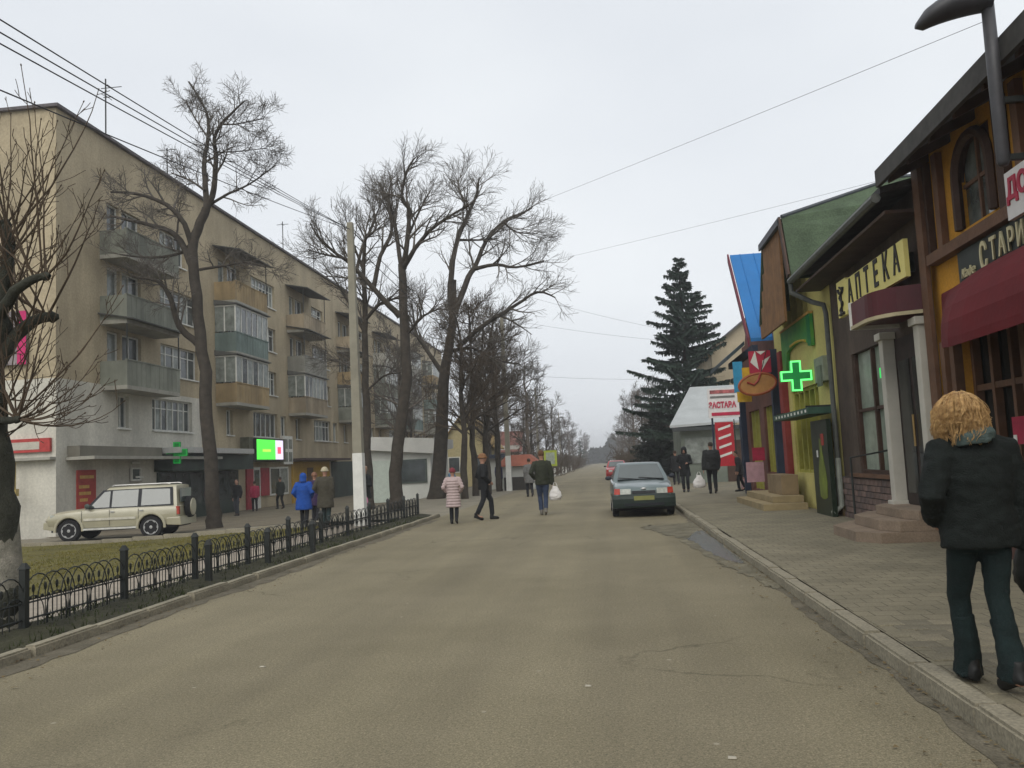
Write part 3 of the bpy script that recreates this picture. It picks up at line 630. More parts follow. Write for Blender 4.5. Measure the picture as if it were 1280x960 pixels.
# roof with deep eave
rr = MB()
def eave_roof(mb, u0, u1, ze, n_e, back, rise, th=.12):
    a = [RB.p(u0, ze, n_e), RB.p(u1, ze, n_e), RB.p(u1, ze+rise, -back), RB.p(u0, ze+rise, -back)]
    mb.hexa(a + [p+Vector((0, 0, th)) for p in a])
eave_roof(rr, ya-.4, 13.25, 5.5, .6, 5, 3.2, .16)
rfo = rr.build('roof', rooff, rs)
MB().fbox(RB, ya-.4, 13.25, 5.40, 5.66, .603, .66).build('fascia', M('eave_board', (0.055, 0.052, 0.048), 0.8, 0.3), rfo)
for k in range(14):
    u = 12.9-k*.8; MB().hexa([RB.p(u-.04, 5.36, .58), RB.p(u+.04, 5.36, .58), RB.p(u+.04, 5.62, .01), RB.p(u-.04, 5.62, .01), RB.p(u-.04, 5.48, .58), RB.p(u+.04, 5.48, .58), RB.p(u+.04, 5.78, .01), RB.p(u-.04, 5.78, .01)]).build('rafter_end', brown, rfo)
# --- pharmacy
ph = empty('pharmacy', 'dark brown pharmacy shop with a curved maroon canopy over its steps', 'building', loc=(4.9, 16, G0), world=True)
pw = M('dark_brown_cladding', (0.075, 0.055, 0.042), 0.8, 0.3, 2.0, 0.3, streak=.3)
m = MB(); p0, p1 = 13.22, 18.85
wall_openings(m, RB, p0, p1, G0, 5.45, [(15.35, 17.65, 1.0, 3.35)], .12)
m.quad(RB.p(p1, G0, 0), RB.p(p1, G0, -8), RB.p(p1, 5.45, -8), RB.p(p1, 5.45, 0))
m.build('wall', pw, ph)
wo_ = MB().fbox(RB, 15.36, 17.64, 1.01, 3.34, -.118, -.10).build('shop_window', M('pale_curtained_glass', (0.26, 0.31, 0.25), 0.2, 0.3, 2.2, spec=0.5), ph)
q = MB()
for j in range(3): u = 15.41+1.09*j; q.fbox(RB, u-.045, u+.045, 1.01, 3.34, -.098, -.03)
q.fbox(RB, 15.37, 17.63, 2.2, 2.26, -.097, -.04).fbox(RB, 15.37, 17.63, 1.01, 1.09, -.097, -.025); q.build('window_frame', brown, wo_)
cu = MB()       # hanging curtain folds behind the panes
pass
MB().fbox(RB, 15.4, 18.0, .95, 1.02, .012, .12).build('sill', midbrown, ph)
def brick_mat():
    m = bpy.data.materials.new('brown_brick'); m.use_nodes = True; n, l = m.node_tree.nodes, m.node_tree.links; b = n['Principled BSDF']; b.inputs['Roughness'].default_value = .85
    g_ = n.new('ShaderNodeNewGeometry'); mp = n.new('ShaderNodeMapping'); mp.inputs['Rotation'].default_value = (0, R(90), R(90)); l.new(g_.outputs['Position'], mp.inputs[0])
    br = n.new('ShaderNodeTexBrick'); br.inputs['Color1'].default_value = (.13, .09, .075, 1); br.inputs['Color2'].default_value = (.17, .12, .1, 1); br.inputs['Mortar'].default_value = (.08, .065, .055, 1)
    br.inputs['Scale'].default_value = 1; br.inputs['Brick Width'].default_value = .25; br.inputs['Row Height'].default_value = .077; br.inputs['Mortar Size'].default_value = .008
    l.new(mp.outputs[0], br.inputs['Vector']); l.new(br.outputs['Color'], b.inputs['Base Color']); return m
# plinth of brown bricks, each brick a piece
pl = MB().fbox(RB, 15.36, 18.8, G0, .94, .003, .05).build('plinth', M('dark_mortar', (0.06, 0.05, 0.043), 0.9, 0.3), ph)
bk = MB().box(0, .055, -.122, .122, -.05, .05).mesh('brick'); bms = []
for k, c in enumerate([(0.13, 0.092, 0.078), (0.16, 0.11, 0.092), (0.105, 0.078, 0.07)]):
    q = bk.copy(); q.materials.append(M('brown_brick_tone_%s' % 'abc'[k], c, 0.85, 0.25, 4, 0.3)); bms.append(q)
for r_ in range(7):
    for j in range(13):
        yy = 15.5+j*.262+(.131 if r_ % 2 else 0)
        if yy < 18.7: link(random.choice(bms), 'brick', None, pl, loc=(4.9-.07-random.uniform(0, .006), yy, G0+.06+r_*.117))
for u, hw, n0 in [(15.1, .1, .02), (13.42, .1, .02)]:
    cl = MB(); cl.fbox(RB, u-hw, u+hw, .62, 3.3, n0, n0+.2); cl.fbox(RB, u-hw-.05, u+hw+.05, .5, .62, n0-.01, n0+.25); cl.fbox(RB, u-hw-.05, u+hw+.05, 3.3, 3.42, n0-.01, n0+.25)
    cl.build('column', M('off_white_column', (0.45, 0.43, 0.37), 0.8, 0.12, 2), ph, bevel=.012)
do = MB().fbox(RB, 13.6, 14.95, .57, 3.28, .004, .03).build('door', M('entry_dark', (0.03, 0.02, 0.017), 0.6, 0.3), ph)
MB().fbox(RB, 14.35, 14.85, .75, 2.9, .032, .045).build('pane', dglass, do); MB().fbox(RB, 13.7, 14.2, .75, 2.9, .032, .045).build('pane', dglass, do)
MB().tube([RB.p(14.28, 1.5, .07), RB.p(14.28, 2.0, .07)], .02, 6).build('handle', M('brass', (0.3, 0.2, 0.08), 0.4, 0.1, metal=.8), do)
ol = tag(MB().fbox(RB, 15.72, 15.82, 2.72, 2.9, .01, .05).build('open_sign', M('lit_green_sign', (0.0, 0.1, 0.02), 0.5, 0.1, emit=(0.05, 0.8, 0.15), estr=.7), None), 'tiny lit green sign beside the pharmacy entrance', 'sign')
# canopy: bowed maroon fascia with cream edge
us = np.linspace(13.25, 14.72, 13)
def bow(u): t = min(1, (u-13.25)/.75); return .12+.63*math.sqrt(max(0, 1-(1-t)**2))
can = MB(); edge = MB()
for a, b in zip(us, us[1:]):
    can.hexa([RB.p(a, 3.52, .003), RB.p(b, 3.52, .003), RB.p(b, 3.52, bow(b)), RB.p(a, 3.52, bow(a)), RB.p(a, 3.9, .003), RB.p(b, 3.9, .003), RB.p(b, 3.9, bow(b)), RB.p(a, 3.9, bow(a))])
    edge.hexa([RB.p(a, 3.46, bow(a)-.06), RB.p(b, 3.46, bow(b)-.06), RB.p(b, 3.46, bow(b)+.03), RB.p(a, 3.46, bow(a)+.03), RB.p(a, 3.515, bow(a)-.06), RB.p(b, 3.515, bow(b)-.06), RB.p(b, 3.515, bow(b)+.03), RB.p(a, 3.515, bow(a)+.03)])
cao = can.build('canopy', M('maroon_fascia', (0.075, 0.012, 0.016), 0.5, 0.25, 1.5), ph)
edge.build('cream_edge', M('cream_trim', (0.42, 0.36, 0.22), 0.6, 0.12), cao)
MB().fbox(RB, 14.723, 14.77, 3.46, 3.92, .003, .78).build('end_board', white_p, cao)
# steps: splayed, three risers
for k, (pr_, z0, z1) in enumerate([(1.25, G0, .26), (.9, .262, .42), (.55, .422, .56)]):
    pts = [RB.p(13.3, z0, .002), RB.p(13.3, z0, pr_*.8), RB.p(13.7, z0, pr_), RB.p(15.0, z0, pr_), RB.p(15.4+.5*(2-k)*.5, z0, pr_*.55), RB.p(15.5+.5*(2-k)*.5, z0, .06 if k else .06)]
    MB().prism(pts, (0, 0, z1-z0)).build('step', M('step_stone', (0.21, 0.16, 0.115), 0.85, 0.2, 2.0, 0.3, fine=.15), ph, bevel=.008)
hd = MB().tube([RB.p(15.5, G0+.2, .75), RB.p(15.5, 1.35, .75), RB.p(15.5, 1.45, .1)], .02, 6).build('handrail', dark_m, ph)
# roof and gutter
r2 = MB(); eave_roof(r2, 13.27, 19.55, 5.32, .6, 4, 1.0, .1); r2o = r2.build('roof', rooff, ph)
MB().fbox(RB, 13.27, 19.5, 5.0, 5.05, .02, .56).build('soffit', brown, r2o)
MB().tube([RB.p(13.3, 5.26, .66), RB.p(19.5, 5.26, .66)], .075, 8).build('gutter', M('grey_gutter', (0.09, 0.095, 0.085), 0.6, 0.25), r2o)
MB().tube([RB.p(19.45, 5.22, .66), RB.p(19.45, 5.0, .66), RB.p(19.2, 4.72, .3), RB.p(18.95, 4.6, .12), RB.p(18.9, 4.4, .1), RB.p(18.9, 1.3, .1)], .055, 8).build('downpipe', MATS['grey_gutter'], r2o)
MB().tube([RB.p(18.9, 1.32, .1), RB.p(18.9, .32, .1), RB.p(18.8, .18, .3)], .062, 8).build('downpipe', M('pale_zinc_pipe', (0.3, 0.32, 0.28), 0.6, 0.2), r2o)
# pharmacy name board
ps = empty('pharmacy_sign', 'yellow pharmacy name board with black condensed letters above the canopy', 'sign', loc=RB.p(16.2, 4.2, .2), world=True)
RS = Fr(RB.p(0, 0, .22), RB.u, RB.n)
MB().prism([RS.p(13.4, 4.05, 0), RS.p(16.6, 4.09, 0), RS.p(16.63, 4.02, 0), RS.p(17.22, 4.03, 0), RS.p(17.22, 4.72, 0), RS.p(16.6, 4.71, 0), RS.p(16.55, 4.66, 0), RS.p(13.4, 4.63, 0)], RS.n*.07).build('board', M('pale_yellow_board', (0.68, 0.60, 0.2), 0.6, 0.12, 1.5), ps)
ink = M('black_lettering', (0.02, 0.018, 0.015), 0.6, 0.2)
for k, ch in enumerate('АПТЕКА'): put_text(ch, RS, 16.3-k*.51, 4.36, .076, .6, ink, ps, sx=.72, bold=.012)
em = MB(); ec = (16.9, 4.36)
em.tube([RS.p(ec[0]+.16*math.cos(t), ec[1]+.2+.1*math.sin(t), .085) for t in np.linspace(PI, 2*PI, 8)], .03, 6).tube([RS.p(ec[0], ec[1]+.1, .085), RS.p(ec[0], ec[1]-.28, .085)], .02, 6).tube([RS.p(ec[0]+.1*math.sin(t*2.2), ec[1]-.28+.085*t, .09) for t in np.linspace(0, 6, 16)], .022, 6).tube([RS.p(ec[0]-.15, ec[1]-.29, .085), RS.p(ec[0]+.15, ec[1]-.29, .085)], .03, 6)
em.build('emblem', ink, ps)
bd = MB()
for (a, b, c, d) in [(14.2, 18.3, 4.83, 4.87), ]: pass
MB().fbox(RS, 13.8, 13.85, 4.2, 4.5, -.215, -.002).fbox(RS, 16.6, 16.65, 4.2, 4.5, -.215, -.002).build('bracket', dark_m, ps)
# --- yellow house
yh = empty('yellow_house', 'pale yellow shop house with a steep green clipped gable roof', 'building', loc=(4.9, 22, G0), world=True)
yel = M('pale_yellow_render', (0.52, 0.46, 0.16), 0.9, 0.18, 1.0, 0.3, fine=0.08, streak=.08)
m = MB(); y0, y1 = 18.87, 25.2
wall_openings(m, RB, y0, 20.2, 3.9, 5.3, [])
wall_openings(m, RB, y0, 20.2, G0, 3.9, [])
wall_openings(m, RB, 20.2, y1, G0, 6.3, [(20.9, 23.7, 4.72, 6.2), (20.5, 23.4, .95, 3.05)], .22)
m.quad(RB.p(y1, G0, 0), RB.p(y1, G0, -7), RB.p(y1, 6.3, -7), RB.p(y1, 6.3, 0)).quad(RB.p(19.6, 4, -.01), RB.p(19.6, 4, -7), RB.p(19.6, 5.4, -7), RB.p(19.6, 5.4, -.01))
m.build('wall', yel, yh)
wy = M('yellow_window_frame', (0.5, 0.45, 0.14), 0.6, 0.12)
for (a, b, c, d, k) in [(20.9, 23.7, 4.72, 6.2, 4), (20.5, 23.4, .95, 3.05, 5)]:
    f = MB()
    for j in range(k+1): u = a+.05+(b-a-.1)*j/k; f.fbox(RB, u-.05, u+.05, c, d, -.2, -.06)
    f.fbox(RB, a, b, d-.08, d, -.19, -.07).fbox(RB, a, b, c, c+.08, -.19, -.07)
    w = f.build('window', wy if k == 4 else M('olive_yellow_frame', (0.34, 0.32, 0.06), 0.6, 0.15), yh)
    for j in range(k): MB().fbox(RB, a+.05+(b-a-.1)*j/k, a+.05+(b-a-.1)*(j+1)/k, c, d, -.215, -.202).build('pane', random.choice([glass, dglass, M('brown_blind_glass', (0.14, 0.09, 0.04), 0.3, 0.3)]), w)
MB().fbox(RB, 23.75, 24.15, G0, 4.2, .003, .16).build('pilaster', M('dull_red_paint', (0.22, 0.035, 0.03), 0.8, 0.25, 2), yh)
MB().fbox(RB, 24.9, 25.15, G0, 4.4, .003, .2).build('pilaster', M('navy_timber', (0.02, 0.03, 0.055), 0.7, 0.3, 2), yh)
MB().fbox(RB, 19.0, 20.4, G0, .9, .003, .06).build('plinth', M('tan_stone', (0.22, 0.16, 0.09), 0.85, 0.25, 2), yh)
# steps and stone block at the entrance
for k, (a, b, pr_, z1) in enumerate([(21.5, 25.9, 1.25, .26), (21.9, 25.9, .95, .42)]):
    MB().fbox(RB, a, b, G0 if k == 0 else .262, z1, .205, pr_).build('step', M('yellow_step_stone', (0.28, 0.22, 0.12), 0.85, 0.2, 2.0, 0.3), yh, bevel=.008)
MB().fbox(RB, 22.4, 24.3, .422, .92, .205, .62).build('step_wall', M('tan_stone'), yh, bevel=.01)
# green banner sign with scalloped lower edge
gs = empty('green_banner_sign', 'green fabric style sign with yellow edge and arched lower hem on the yellow house', 'sign', loc=RB.p(22, 4, .1), world=True)
uu = np.linspace(20.4, 23.75, 17)
hem = [4.0+.16*math.sin(PI*(u-20.75)/2.55)**.6 if 20.75 < u < 23.3 else (3.92 if u < 21 else 3.62) for u in uu]
g_ = MB()
for (a, b, ha, hb) in zip(uu, uu[1:], hem, hem[1:]): g_.hexa([RB.p(a, ha, .02), RB.p(b, hb, .02), RB.p(b, hb, .1), RB.p(a, ha, .1), RB.p(a, 4.66, .02), RB.p(b, 4.66, .02), RB.p(b, 4.66, .1), RB.p(a, 4.66, .1)])
g_.build('board', M('bright_green_print', (0.02, 0.2, 0.05), 0.6, 0.5, 2.5, col2=(0.12, 0.32, 0.05)), gs)
MB().fbox(RB, 20.4, 23.75, 4.66, 4.72, .01, .12).build('yellow_edge', M('poster_yellow'), gs)
MB().fbox(RB, 20.4, 20.72, 3.94, 4.65, .101, .108).build('green_stripe', M('deep_green_print', (0.01, 0.16, 0.05), 0.6, 0.2), gs)
MB().tube([RB.p(u, 4.03+.16*math.sin(PI*(u-20.75)/2.55)**.6, .11) for u in np.linspace(20.9, 22.6, 8)], .03, 6).build('gold_curve', M('gold_print', (0.5, 0.36, 0.05), 0.6, 0.2), gs)
# lit green cross on a bracket
gcx = empty('tmp', 'x', 'x'); bpy.data.objects.remove(gcx)
pc = cross('pharmacy_cross', FS, 4.52, 3.27, -21.0, .72, (M('cross_green_face', (0.02, 0.16, 0.04), 0.5, 0.3, emit=(0.0, 0.3, 0.06), estr=.25), M('lit_green_rim', (0.1, 0.4, 0.1), 0.5, 0.1, emit=(0.12, 1.0, 0.2), estr=1.3)), 'brightly lit green neon pharmacy cross on the yellow house', t=.1)
MB().box(4.7, 4.89, 20.93, 20.97, 3.16, 3.20).box(4.7, 4.89, 20.93, 20.97, 3.34, 3.38).build('bracket', dark_m, pc)
tr = empty('transformer_box', 'grey green meter box with wires on the yellow house wall', 'box', loc=RB.p(19.7, 3.2, .2), world=True)
MB().fbox(RB, 19.3, 20.1, 3.0, 3.55, .003, .15).build('case', M('grey_green_case', (0.2, 0.23, 0.17), 0.7, 0.3, 3), tr, bevel=.01)
MB().fbox(RB, 19.4, 19.75, 2.9, 3.35, .152, .19).build('door', M('grey_green_door', (0.12, 0.15, 0.11), 0.7, 0.3, 3), tr)
gc = MB().fbox(RB, 18.95, 22.8, 2.28, 2.42, .07, .62); gco = tag(gc.build('shop_canopy', M('dark_green_canopy', (0.03, 0.075, 0.05), 0.6, 0.3), None), 'thin dark green canopy above the poster panel of the yellow house', 'canopy')
for k in range(10): MB().fbox(RB, 19.1+k*.36, 19.22+k*.36, 2.32, 2.38, .621, .63).build('white_mark', white_p, gco)
for k in (19.2, 22.4): MB().fbox(RB, k, k+.04, 2.43, 2.47, .003, .6).build('bracket', dark_m, gco)
# dark poster panel with a green bottle
pp = empty('poster_panel', 'dark advertising panel with a green bottle standing against the yellow house', 'poster', loc=RB.p(19.4, G0, .3), world=True)
MB().fbox(RB, 18.75, 20.15, G0+.005, 2.15, .22, .32).build('panel', M('black_green_print', (0.012, 0.022, 0.012), 0.4, 0.5, 2), pp)
bt = [(.12, .45), (.3, .5), (.34, .8), (.3, 1.05), (.16, 1.3), (.1, 1.45), (.1, 1.75)]
pts = [RB.p(19.35+w, z, .321) for w, z in bt] + [RB.p(19.35-w, z, .321) for w, z in bt[::-1]]
MB().prism(pts, RB.n*.006).build('bottle_print', M('olive_bottle_print', (0.13, 0.17, 0.02), 0.4, 0.4, 3), pp)
MB().fbox(RB, 19.05, 19.3, 1.6, 1.85, .321, .327).build('red_print', M('red_print', (0.3, 0.04, 0.03), 0.5, 0.3), pp)
MB().fbox(RB, 19.62, 19.74, 1.35, 1.5, .321, .327).build('white_print', white_p, pp)
# roof: steep near slope, clipped front
E0, E1 = Vector((4.28, 19.52, 5.42)), Vector((13, 19.52, 5.42)); T0, T1 = Vector((4.28, 20.05, 6.87)), Vector((4.28, 22.72, 6.87)); F0, F1 = Vector((4.28, 23.8, 5.0)), Vector((13, 23.8, 5.0))
RG = at_y(1122, 222, 21.4); RE = Vector((13, 21.4, RG.z))
gr = M('green_bitumen_roof', (0.062, 0.09, 0.052), 0.9, 0.3, 1.3, 0.4, fine=0.25)
m = MB()
def slab_(mb, pts, th=.1): mb.prism(pts, (0, 0, -th))
slab_(m, [E0, T0, RG, RE, E1]); slab_(m, [F0, F1, RE, RG, T1]); slab_(m, [T0, T1, RG])
yr = m.build('roof', gr, yh)
MB().tube([T0+Vector((0, 0, .02)), RG+Vector((0, 0, .02)), RE+Vector((0, 0, .02))], .05, 6).build('ridge_cap', M('ridge_metal', (0.07, 0.08, 0.09), 0.6, 0.2), yr)
for k in range(2, 14):      # vertical boards of the gable front
    a = 20.12+k*.262; z1 = 6.75 if a < 22.5 else 6.75-(a+.25-22.6)*1.55
    MB().box(4.3, 4.36, a, a+.25, 4.55+.0*k, max(z1, 4.9)).build('board', M('red_brown_board', (0.19, 0.095, 0.035), 0.75, 0.3, 3, 0.3), yr)
MB().prism([T0+Vector((-.03, 0, -.14)), T1+Vector((-.03, 0, -.14)), T1+Vector((-.03, 0, .02)), T0+Vector((-.03, 0, .02))], (-.05, 0, 0)).build('bargeboard', M('grey_blue_edge', (0.08, 0.085, 0.1), 0.6, 0.2), yr)
MB().prism([E0+Vector((-.03, -.05, 0)), T0+Vector((-.03, -.02, 0)), T0+Vector((-.03, .12, -.06)), E0+Vector((-.03, .14, -.06))], (-.05, 0, 0)).build('bargeboard', brown, yr)
# --- blue roofed house
bh = empty('blue_roof_house', 'shop house with a steep bright blue roof and red bargeboard', 'building', loc=(4.9, 28, G0), world=True)
m = MB(); b0, b1 = 25.25, 31.0
wall_openings(m, RB, b0, b1, G0, 5.2, [(25.9, 27.6, .9, 2.9), (28.4, 30.4, .3, 2.9)], .25)
m.poly([RB.p(b0+.35, 5.2, 0), RB.p(30.3, 5.2, 0), RB.p(28.1, 7.65, 0)]); m.quad(RB.p(b1, G0, 0), RB.p(b1, G0, -7), RB.p(b1, 5.2, -7), RB.p(b1, 5.2, 0))
m.build('wall', M('red_brown_render', (0.14, 0.06, 0.045), 0.85, 0.3, 1.5), bh)
for (a, b, c, d) in [(25.9, 27.6, .9, 2.9), (28.4, 30.4, .3, 2.9)]:
    w = MB()
    for j in range(4): u = a+.04+(b-a-.08)*j/3; w.fbox(RB, u-.04, u+.04, c, d, -.2, -.08)
    wo2 = w.build('window', M('olive_yellow_frame'), bh)
    for j in range(3): MB().fbox(RB, a+.05+(b-a-.1)*j/3, a+.05+(b-a-.1)*(j+1)/3, c, d, -.24, -.22).build('pane', random.choice([glass2, glass]), wo2)
A0, A1 = Vector((4.28, 25.3, 4.8)), Vector((13, 25.3, 4.8)); P0, P1 = Vector((4.28, 28.07, 7.9)), Vector((13, 28.07, 7.9)); Q0, Q1 = Vector((5.2, 30.85, 4.8)), Vector((13, 30.85, 4.8)); PQ = Vector((5.2, 28.07, 7.9))
m = MB(); slab_(m, [A0, P0, P1, A1]); slab_(m, [Q0, Q1, P1, PQ])
br_ = m.build('roof', M('bright_blue_sheet', (0.015, 0.14, 0.38), 0.5, 0.12, 1.0), bh)
for k in range(20):
    x = 4.6+k*.42; MB().tube([Vector((x, 25.3, 4.8)), Vector((x, 28.07, 7.9))], .022, 4).build('sheet_rib', MATS['bright_blue_sheet'], br_)
red_b = M('wine_red_board', (0.13, 0.02, 0.035), 0.6, 0.25)
dn = Vector((-.04, 0, 0))
MB().prism([A0+dn+Vector((0, 0, -.24)), P0+dn+Vector((0, 0, -.24)), P0+dn+Vector((0, 0, .03)), A0+dn+Vector((0, 0, .03))], (-.05, 0, 0)).build('bargeboard', red_b, br_)
navy = M('navy_timber', (0.02, 0.03, 0.055), 0.7, 0.3, 2)
for yy in (31.15,): MB().box(4.72, 4.92, yy-.1, yy+.1, G0, 4.72).build('porch_post', navy, bh)
MB().box(4.3, 4.46, 25.31, 30.29, 4.4, 4.6).build('porch_beam', navy, bh)
MB().hexa([(3.72, 26.4, 4.3), (4.27, 26.4, 4.75), (4.27, 30.6, 4.75), (3.72, 30.6, 4.3), (3.72, 26.4, 4.42), (4.27, 26.4, 4.87), (4.27, 30.6, 4.87), (3.72, 30.6, 4.42)]).build('porch_canopy', M('dark_teal_sheet', (0.03, 0.05, 0.06), 0.6, 0.3), bh)
# hanging signs in front of it
def panel(name, mat, px0, py0, px1, py1, y, label, th=.05, cat='sign'):
    a, b = at_y(px0, py1, y), at_y(px1, py0, y)
    return tag(MB().box(a.x, b.x, y-th, y, a.z, b.z).build(name, mat, None), label, cat)
sb = panel('hanging_banner', M('cyan_blue_print', (0.03, 0.24, 0.42), 0.6, 0.2), 918, 452, 927, 491, 24.6, 'narrow sky blue hanging banner beside the oval sign', cat='banner')
pn = panel('flag_sign', M('red_white_print', (0.38, 0.02, 0.05), 0.6, 0.2), 937, 438, 962, 467, 24.4, 'red and white patterned sign board above the orange oval sign')
a, b = at_y(937, 467, 24.4), at_y(962, 438, 24.4); w_, h_ = b.x-a.x, b.z-a.z
for tri in [[(.05, .5), (.3, 1.0), (.42, .15)], [(.55, .1), (1.0, .75), (.62, .55)], [(.35, .98), (.8, .98), (.55, .82)]]:
    MB().prism([(a.x+w_*u, 24.345, a.z+h_*v) for u, v in tri], (0, -.008, 0)).build('white_shape', white_p, pn)
panel('yellow_sign', M('warm_yellow_print', (0.5, 0.3, 0.02), 0.6, 0.2), 928, 459, 944, 474, 24.5, 'small warm yellow sign board showing above the orange oval sign')
panel('yellow_sign', M('warm_yellow_print'), 922, 489, 939, 503, 24.5, 'small warm yellow sign board under the orange oval sign')
oc = at_y(947, 480, 24.1); ov = empty('oval_sign', 'orange brown oval palette sign with a red rim hung before the blue roofed house', 'sign', loc=oc)
pts = [(.49*math.cos(t), 0, .28*math.sin(t)+.05*math.cos(t)) for t in np.linspace(0, 2*PI, 28, endpoint=False)]
MB().prism(pts, (0, .07, 0)).build('disc', M('orange_brown_wood', (0.33, 0.16, 0.05), 0.6, 0.25, 3), ov)
MB().tube([Vector(p)+Vector((0, .03, 0)) for p in pts], .045, 6, closed=True).build('rim', M('rust_rim', (0.26, 0.07, 0.025), 0.6, 0.2), ov)
MB().tube([(-.28, -.02, .06), (-.1, -.02, -.02), (.02, -.02, .1), (.1, -.02, .3)], .03, 6).build('brush', M('red_print'), ov)
MB().tube([(.1, .03, .26), (.3, .03, .9)], .012, 5).build('hanger', dark_m, ov)
# stall goods and boards before the blue-roofed house
tb = panel('pink_board', M('pink_card', (0.42, 0.25, 0.27), 0.7, 0.2), 934, 577, 954, 603, 27.0, 'pale pink price board leaning before the blue roofed house', th=.04)
panel('red_cushion_sign', M('crimson_print', (0.33, 0.02, 0.05), 0.7, 0.25), 941, 559, 955, 576, 27.3, 'crimson square sign above the pale pink price board')
# --- pole sign and banner
zs = empty('pawn_sign', 'white roof sign with red lettering on a pole beside the grey kiosk', 'sign', loc=(5.1, 38, G0), world=True)
a, b = at_y(886, 523, 38), at_y(926, 484, 38)
MB().box(a.x, b.x, 37.92, 38, a.z, b.z).build('board', M('white_sign_face'), zs)
FZ = Fr((0, 37.92, 0), (1, 0, 0), (0, -1, 0)); redl = M('red_lettering', (0.42, 0.02, 0.06), 0.6, 0.2); cx = (a.x+b.x)/2; hz = b.z-a.z
put_text('ЗАСТАВА', FZ, cx-.12, a.z+.42*hz, .012, .34, redl, zs, bold=.016, sx=.72)
MB().fbox(FZ, a.x+.1, b.x-.25, a.z+.82*hz, a.z+.94*hz, .005, .015).build('red_band', M('faded_red_print', (0.34, 0.1, 0.1), 0.6, 0.6, 6), zs)
MB().fbox(FZ, a.x+.12, b.x-.12, a.z+.07*hz, a.z+.18*hz, .005, .015).build('red_band', redl, zs)
MB().fbox(FZ, a.x+.1, b.x-.3, a.z+.67*hz, a.z+.74*hz, .005, .015).build('grey_band', M('grey_print', (0.15, 0.15, 0.14), 0.6), zs)
for x in (a.x+.15, b.x-.12): MB().tube([(x, 38.06, G0), (x, 38.06, b.z)], .045, 6).build('post', navy, zs)
vb = empty('vertical_banner', 'tall red vertical banner with white slanted writing below the white roof sign', 'banner', loc=(5.05, 37.5, G0), world=True)
a, b = at_y(897, 583, 37.4), at_y(916, 527, 37.4)
MB().box(a.x, b.x, 37.37, 37.4, a.z, b.z).build('cloth', M('red_banner_cloth', (0.38, 0.02, 0.03), 0.7, 0.2), vb)
for k in range(4):
    z = a.z+.35+k*.38; MB().hexa([(a.x+.12, 37.36, z), (b.x-.12, 37.36, z+.16), (b.x-.12, 37.368, z+.16), (a.x+.12, 37.368, z), (a.x+.12, 37.36, z+.1), (b.x-.12, 37.36, z+.26), (b.x-.12, 37.368, z+.26), (a.x+.12, 37.368, z+.1)]).build('white_writing', white_p, vb)
MB().tube([(b.x+.05, 37.4, G0), (b.x+.05, 37.4, b.z+.1)], .025, 6).build('pole', dark_m, vb)
# --- grey-roofed kiosk
ks = empty('kiosk', 'low kiosk with a pale grey sloping roof and grey green front beyond the shops', 'kiosk', loc=(5.3, 46, G0), world=True)
m = MB().box(3.75, 8.0, 45, 50, G0, 2.9); m.build('wall', M('grey_green_panel_wall', (0.15, 0.17, 0.14), 0.8, 0.25, 1), ks)
MB().hexa([(3.2, 44.4, 2.95), (8.2, 44.4, 3.1), (8.2, 50.3, 5.3), (4.9, 50.3, 5.3), (3.2, 44.4, 3.07), (8.2, 44.4, 3.22), (8.2, 50.3, 5.42), (4.9, 50.3, 5.42)]).build('roof', M('pale_grey_sheet', (0.36, 0.38, 0.38), 0.6, 0.12, 1), ks)
MB().box(3.95, 5.6, 44.94, 44.995, 1.1, 2.4).build('window', glass2, ks); MB().box(6.0, 6.9, 44.94, 44.995, G0, 2.2).build('door', brown, ks)
MB().box(3.3, 8.1, 44.36, 44.39, 2.75, 2.94).build('fascia', M('dark_kiosk_fascia', (0.04, 0.045, 0.045), 0.7), ks)
# --- houses further off
def house(x0, x1, y0, y1, h, rh, wcol, rcol, label, along='x', name='house'):
    r = empty(name, label, 'house', loc=((x0+x1)/2, y0, 0), world=True)
    m = MB(); m.box(x0, x1, y0, y1, -.3, h)
    xm, ym = (x0+x1)/2, (y0+y1)/2
    if along == 'y': m.prism([(x0, y0, h), (x1, y0, h), (xm, y0, h+rh)], (0, y1-y0, 0))
    else: m.prism([(x0, y0, h), (x0, y1, h), (x0, ym, h+rh)], (x1-x0, 0, 0))
    m.build('wall', wcol, r); o = .4; q = MB()
    if along == 'y':
        for s, xe in ((1, x0-o), (-1, x1+o)): slab_(q, [(xe, y0-o, h-.35*rh/((x1-x0)/2)), (xm, y0-o, h+rh+.12), (xm, y1+o, h+rh+.12), (xe, y1+o, h-.35*rh/((x1-x0)/2))], .12)
    else:
        for ye in (y0-o, y1+o): slab_(q, [(x0-o, ye, h-.3), (x0-o, ym, h+rh+.12), (x1+o, ym, h+rh+.12), (x1+o, ye, h-.3)], .12)
    q.build('roof', rcol, r)
    k = max(2, int((x1-x0)/2.2))
    for j in range(k):
        u = x0+(x1-x0)*(j+.5)/k
        w = MB().box(u-.5, u+.5, y0-.05, y0-.002, 1.0, 2.3).build('window', white_p, r); MB().box(u-.42, u+.42, y0-.07, y0-.052, 1.08, 2.22).build('pane', glass, w)
    return r
house(7.2, 13.5, 58, 68, 8.6, 2.3, M('pale_beige_render', (0.4, 0.34, 0.24), 0.9, 0.15, 1), M('slate_grey_roof', (0.11, 0.11, 0.12), 0.8, 0.2), 'tall beige house with a grey gable roof behind the spruce', 'y')
house(5.5, 13, 100, 110, 3.2, 2.2, M('grey_render', (0.24, 0.22, 0.19), 0.9, 0.2, 1), M('red_brown_tiles', (0.15, 0.06, 0.045), 0.85, 0.3), 'small far house with red brown roof on the pavement side')
house(-21, -12, 118, 126, 3.5, 2.5, M('grey_render'), M('red_brown_tiles'), 'small far house with red brown roof behind the left trees')
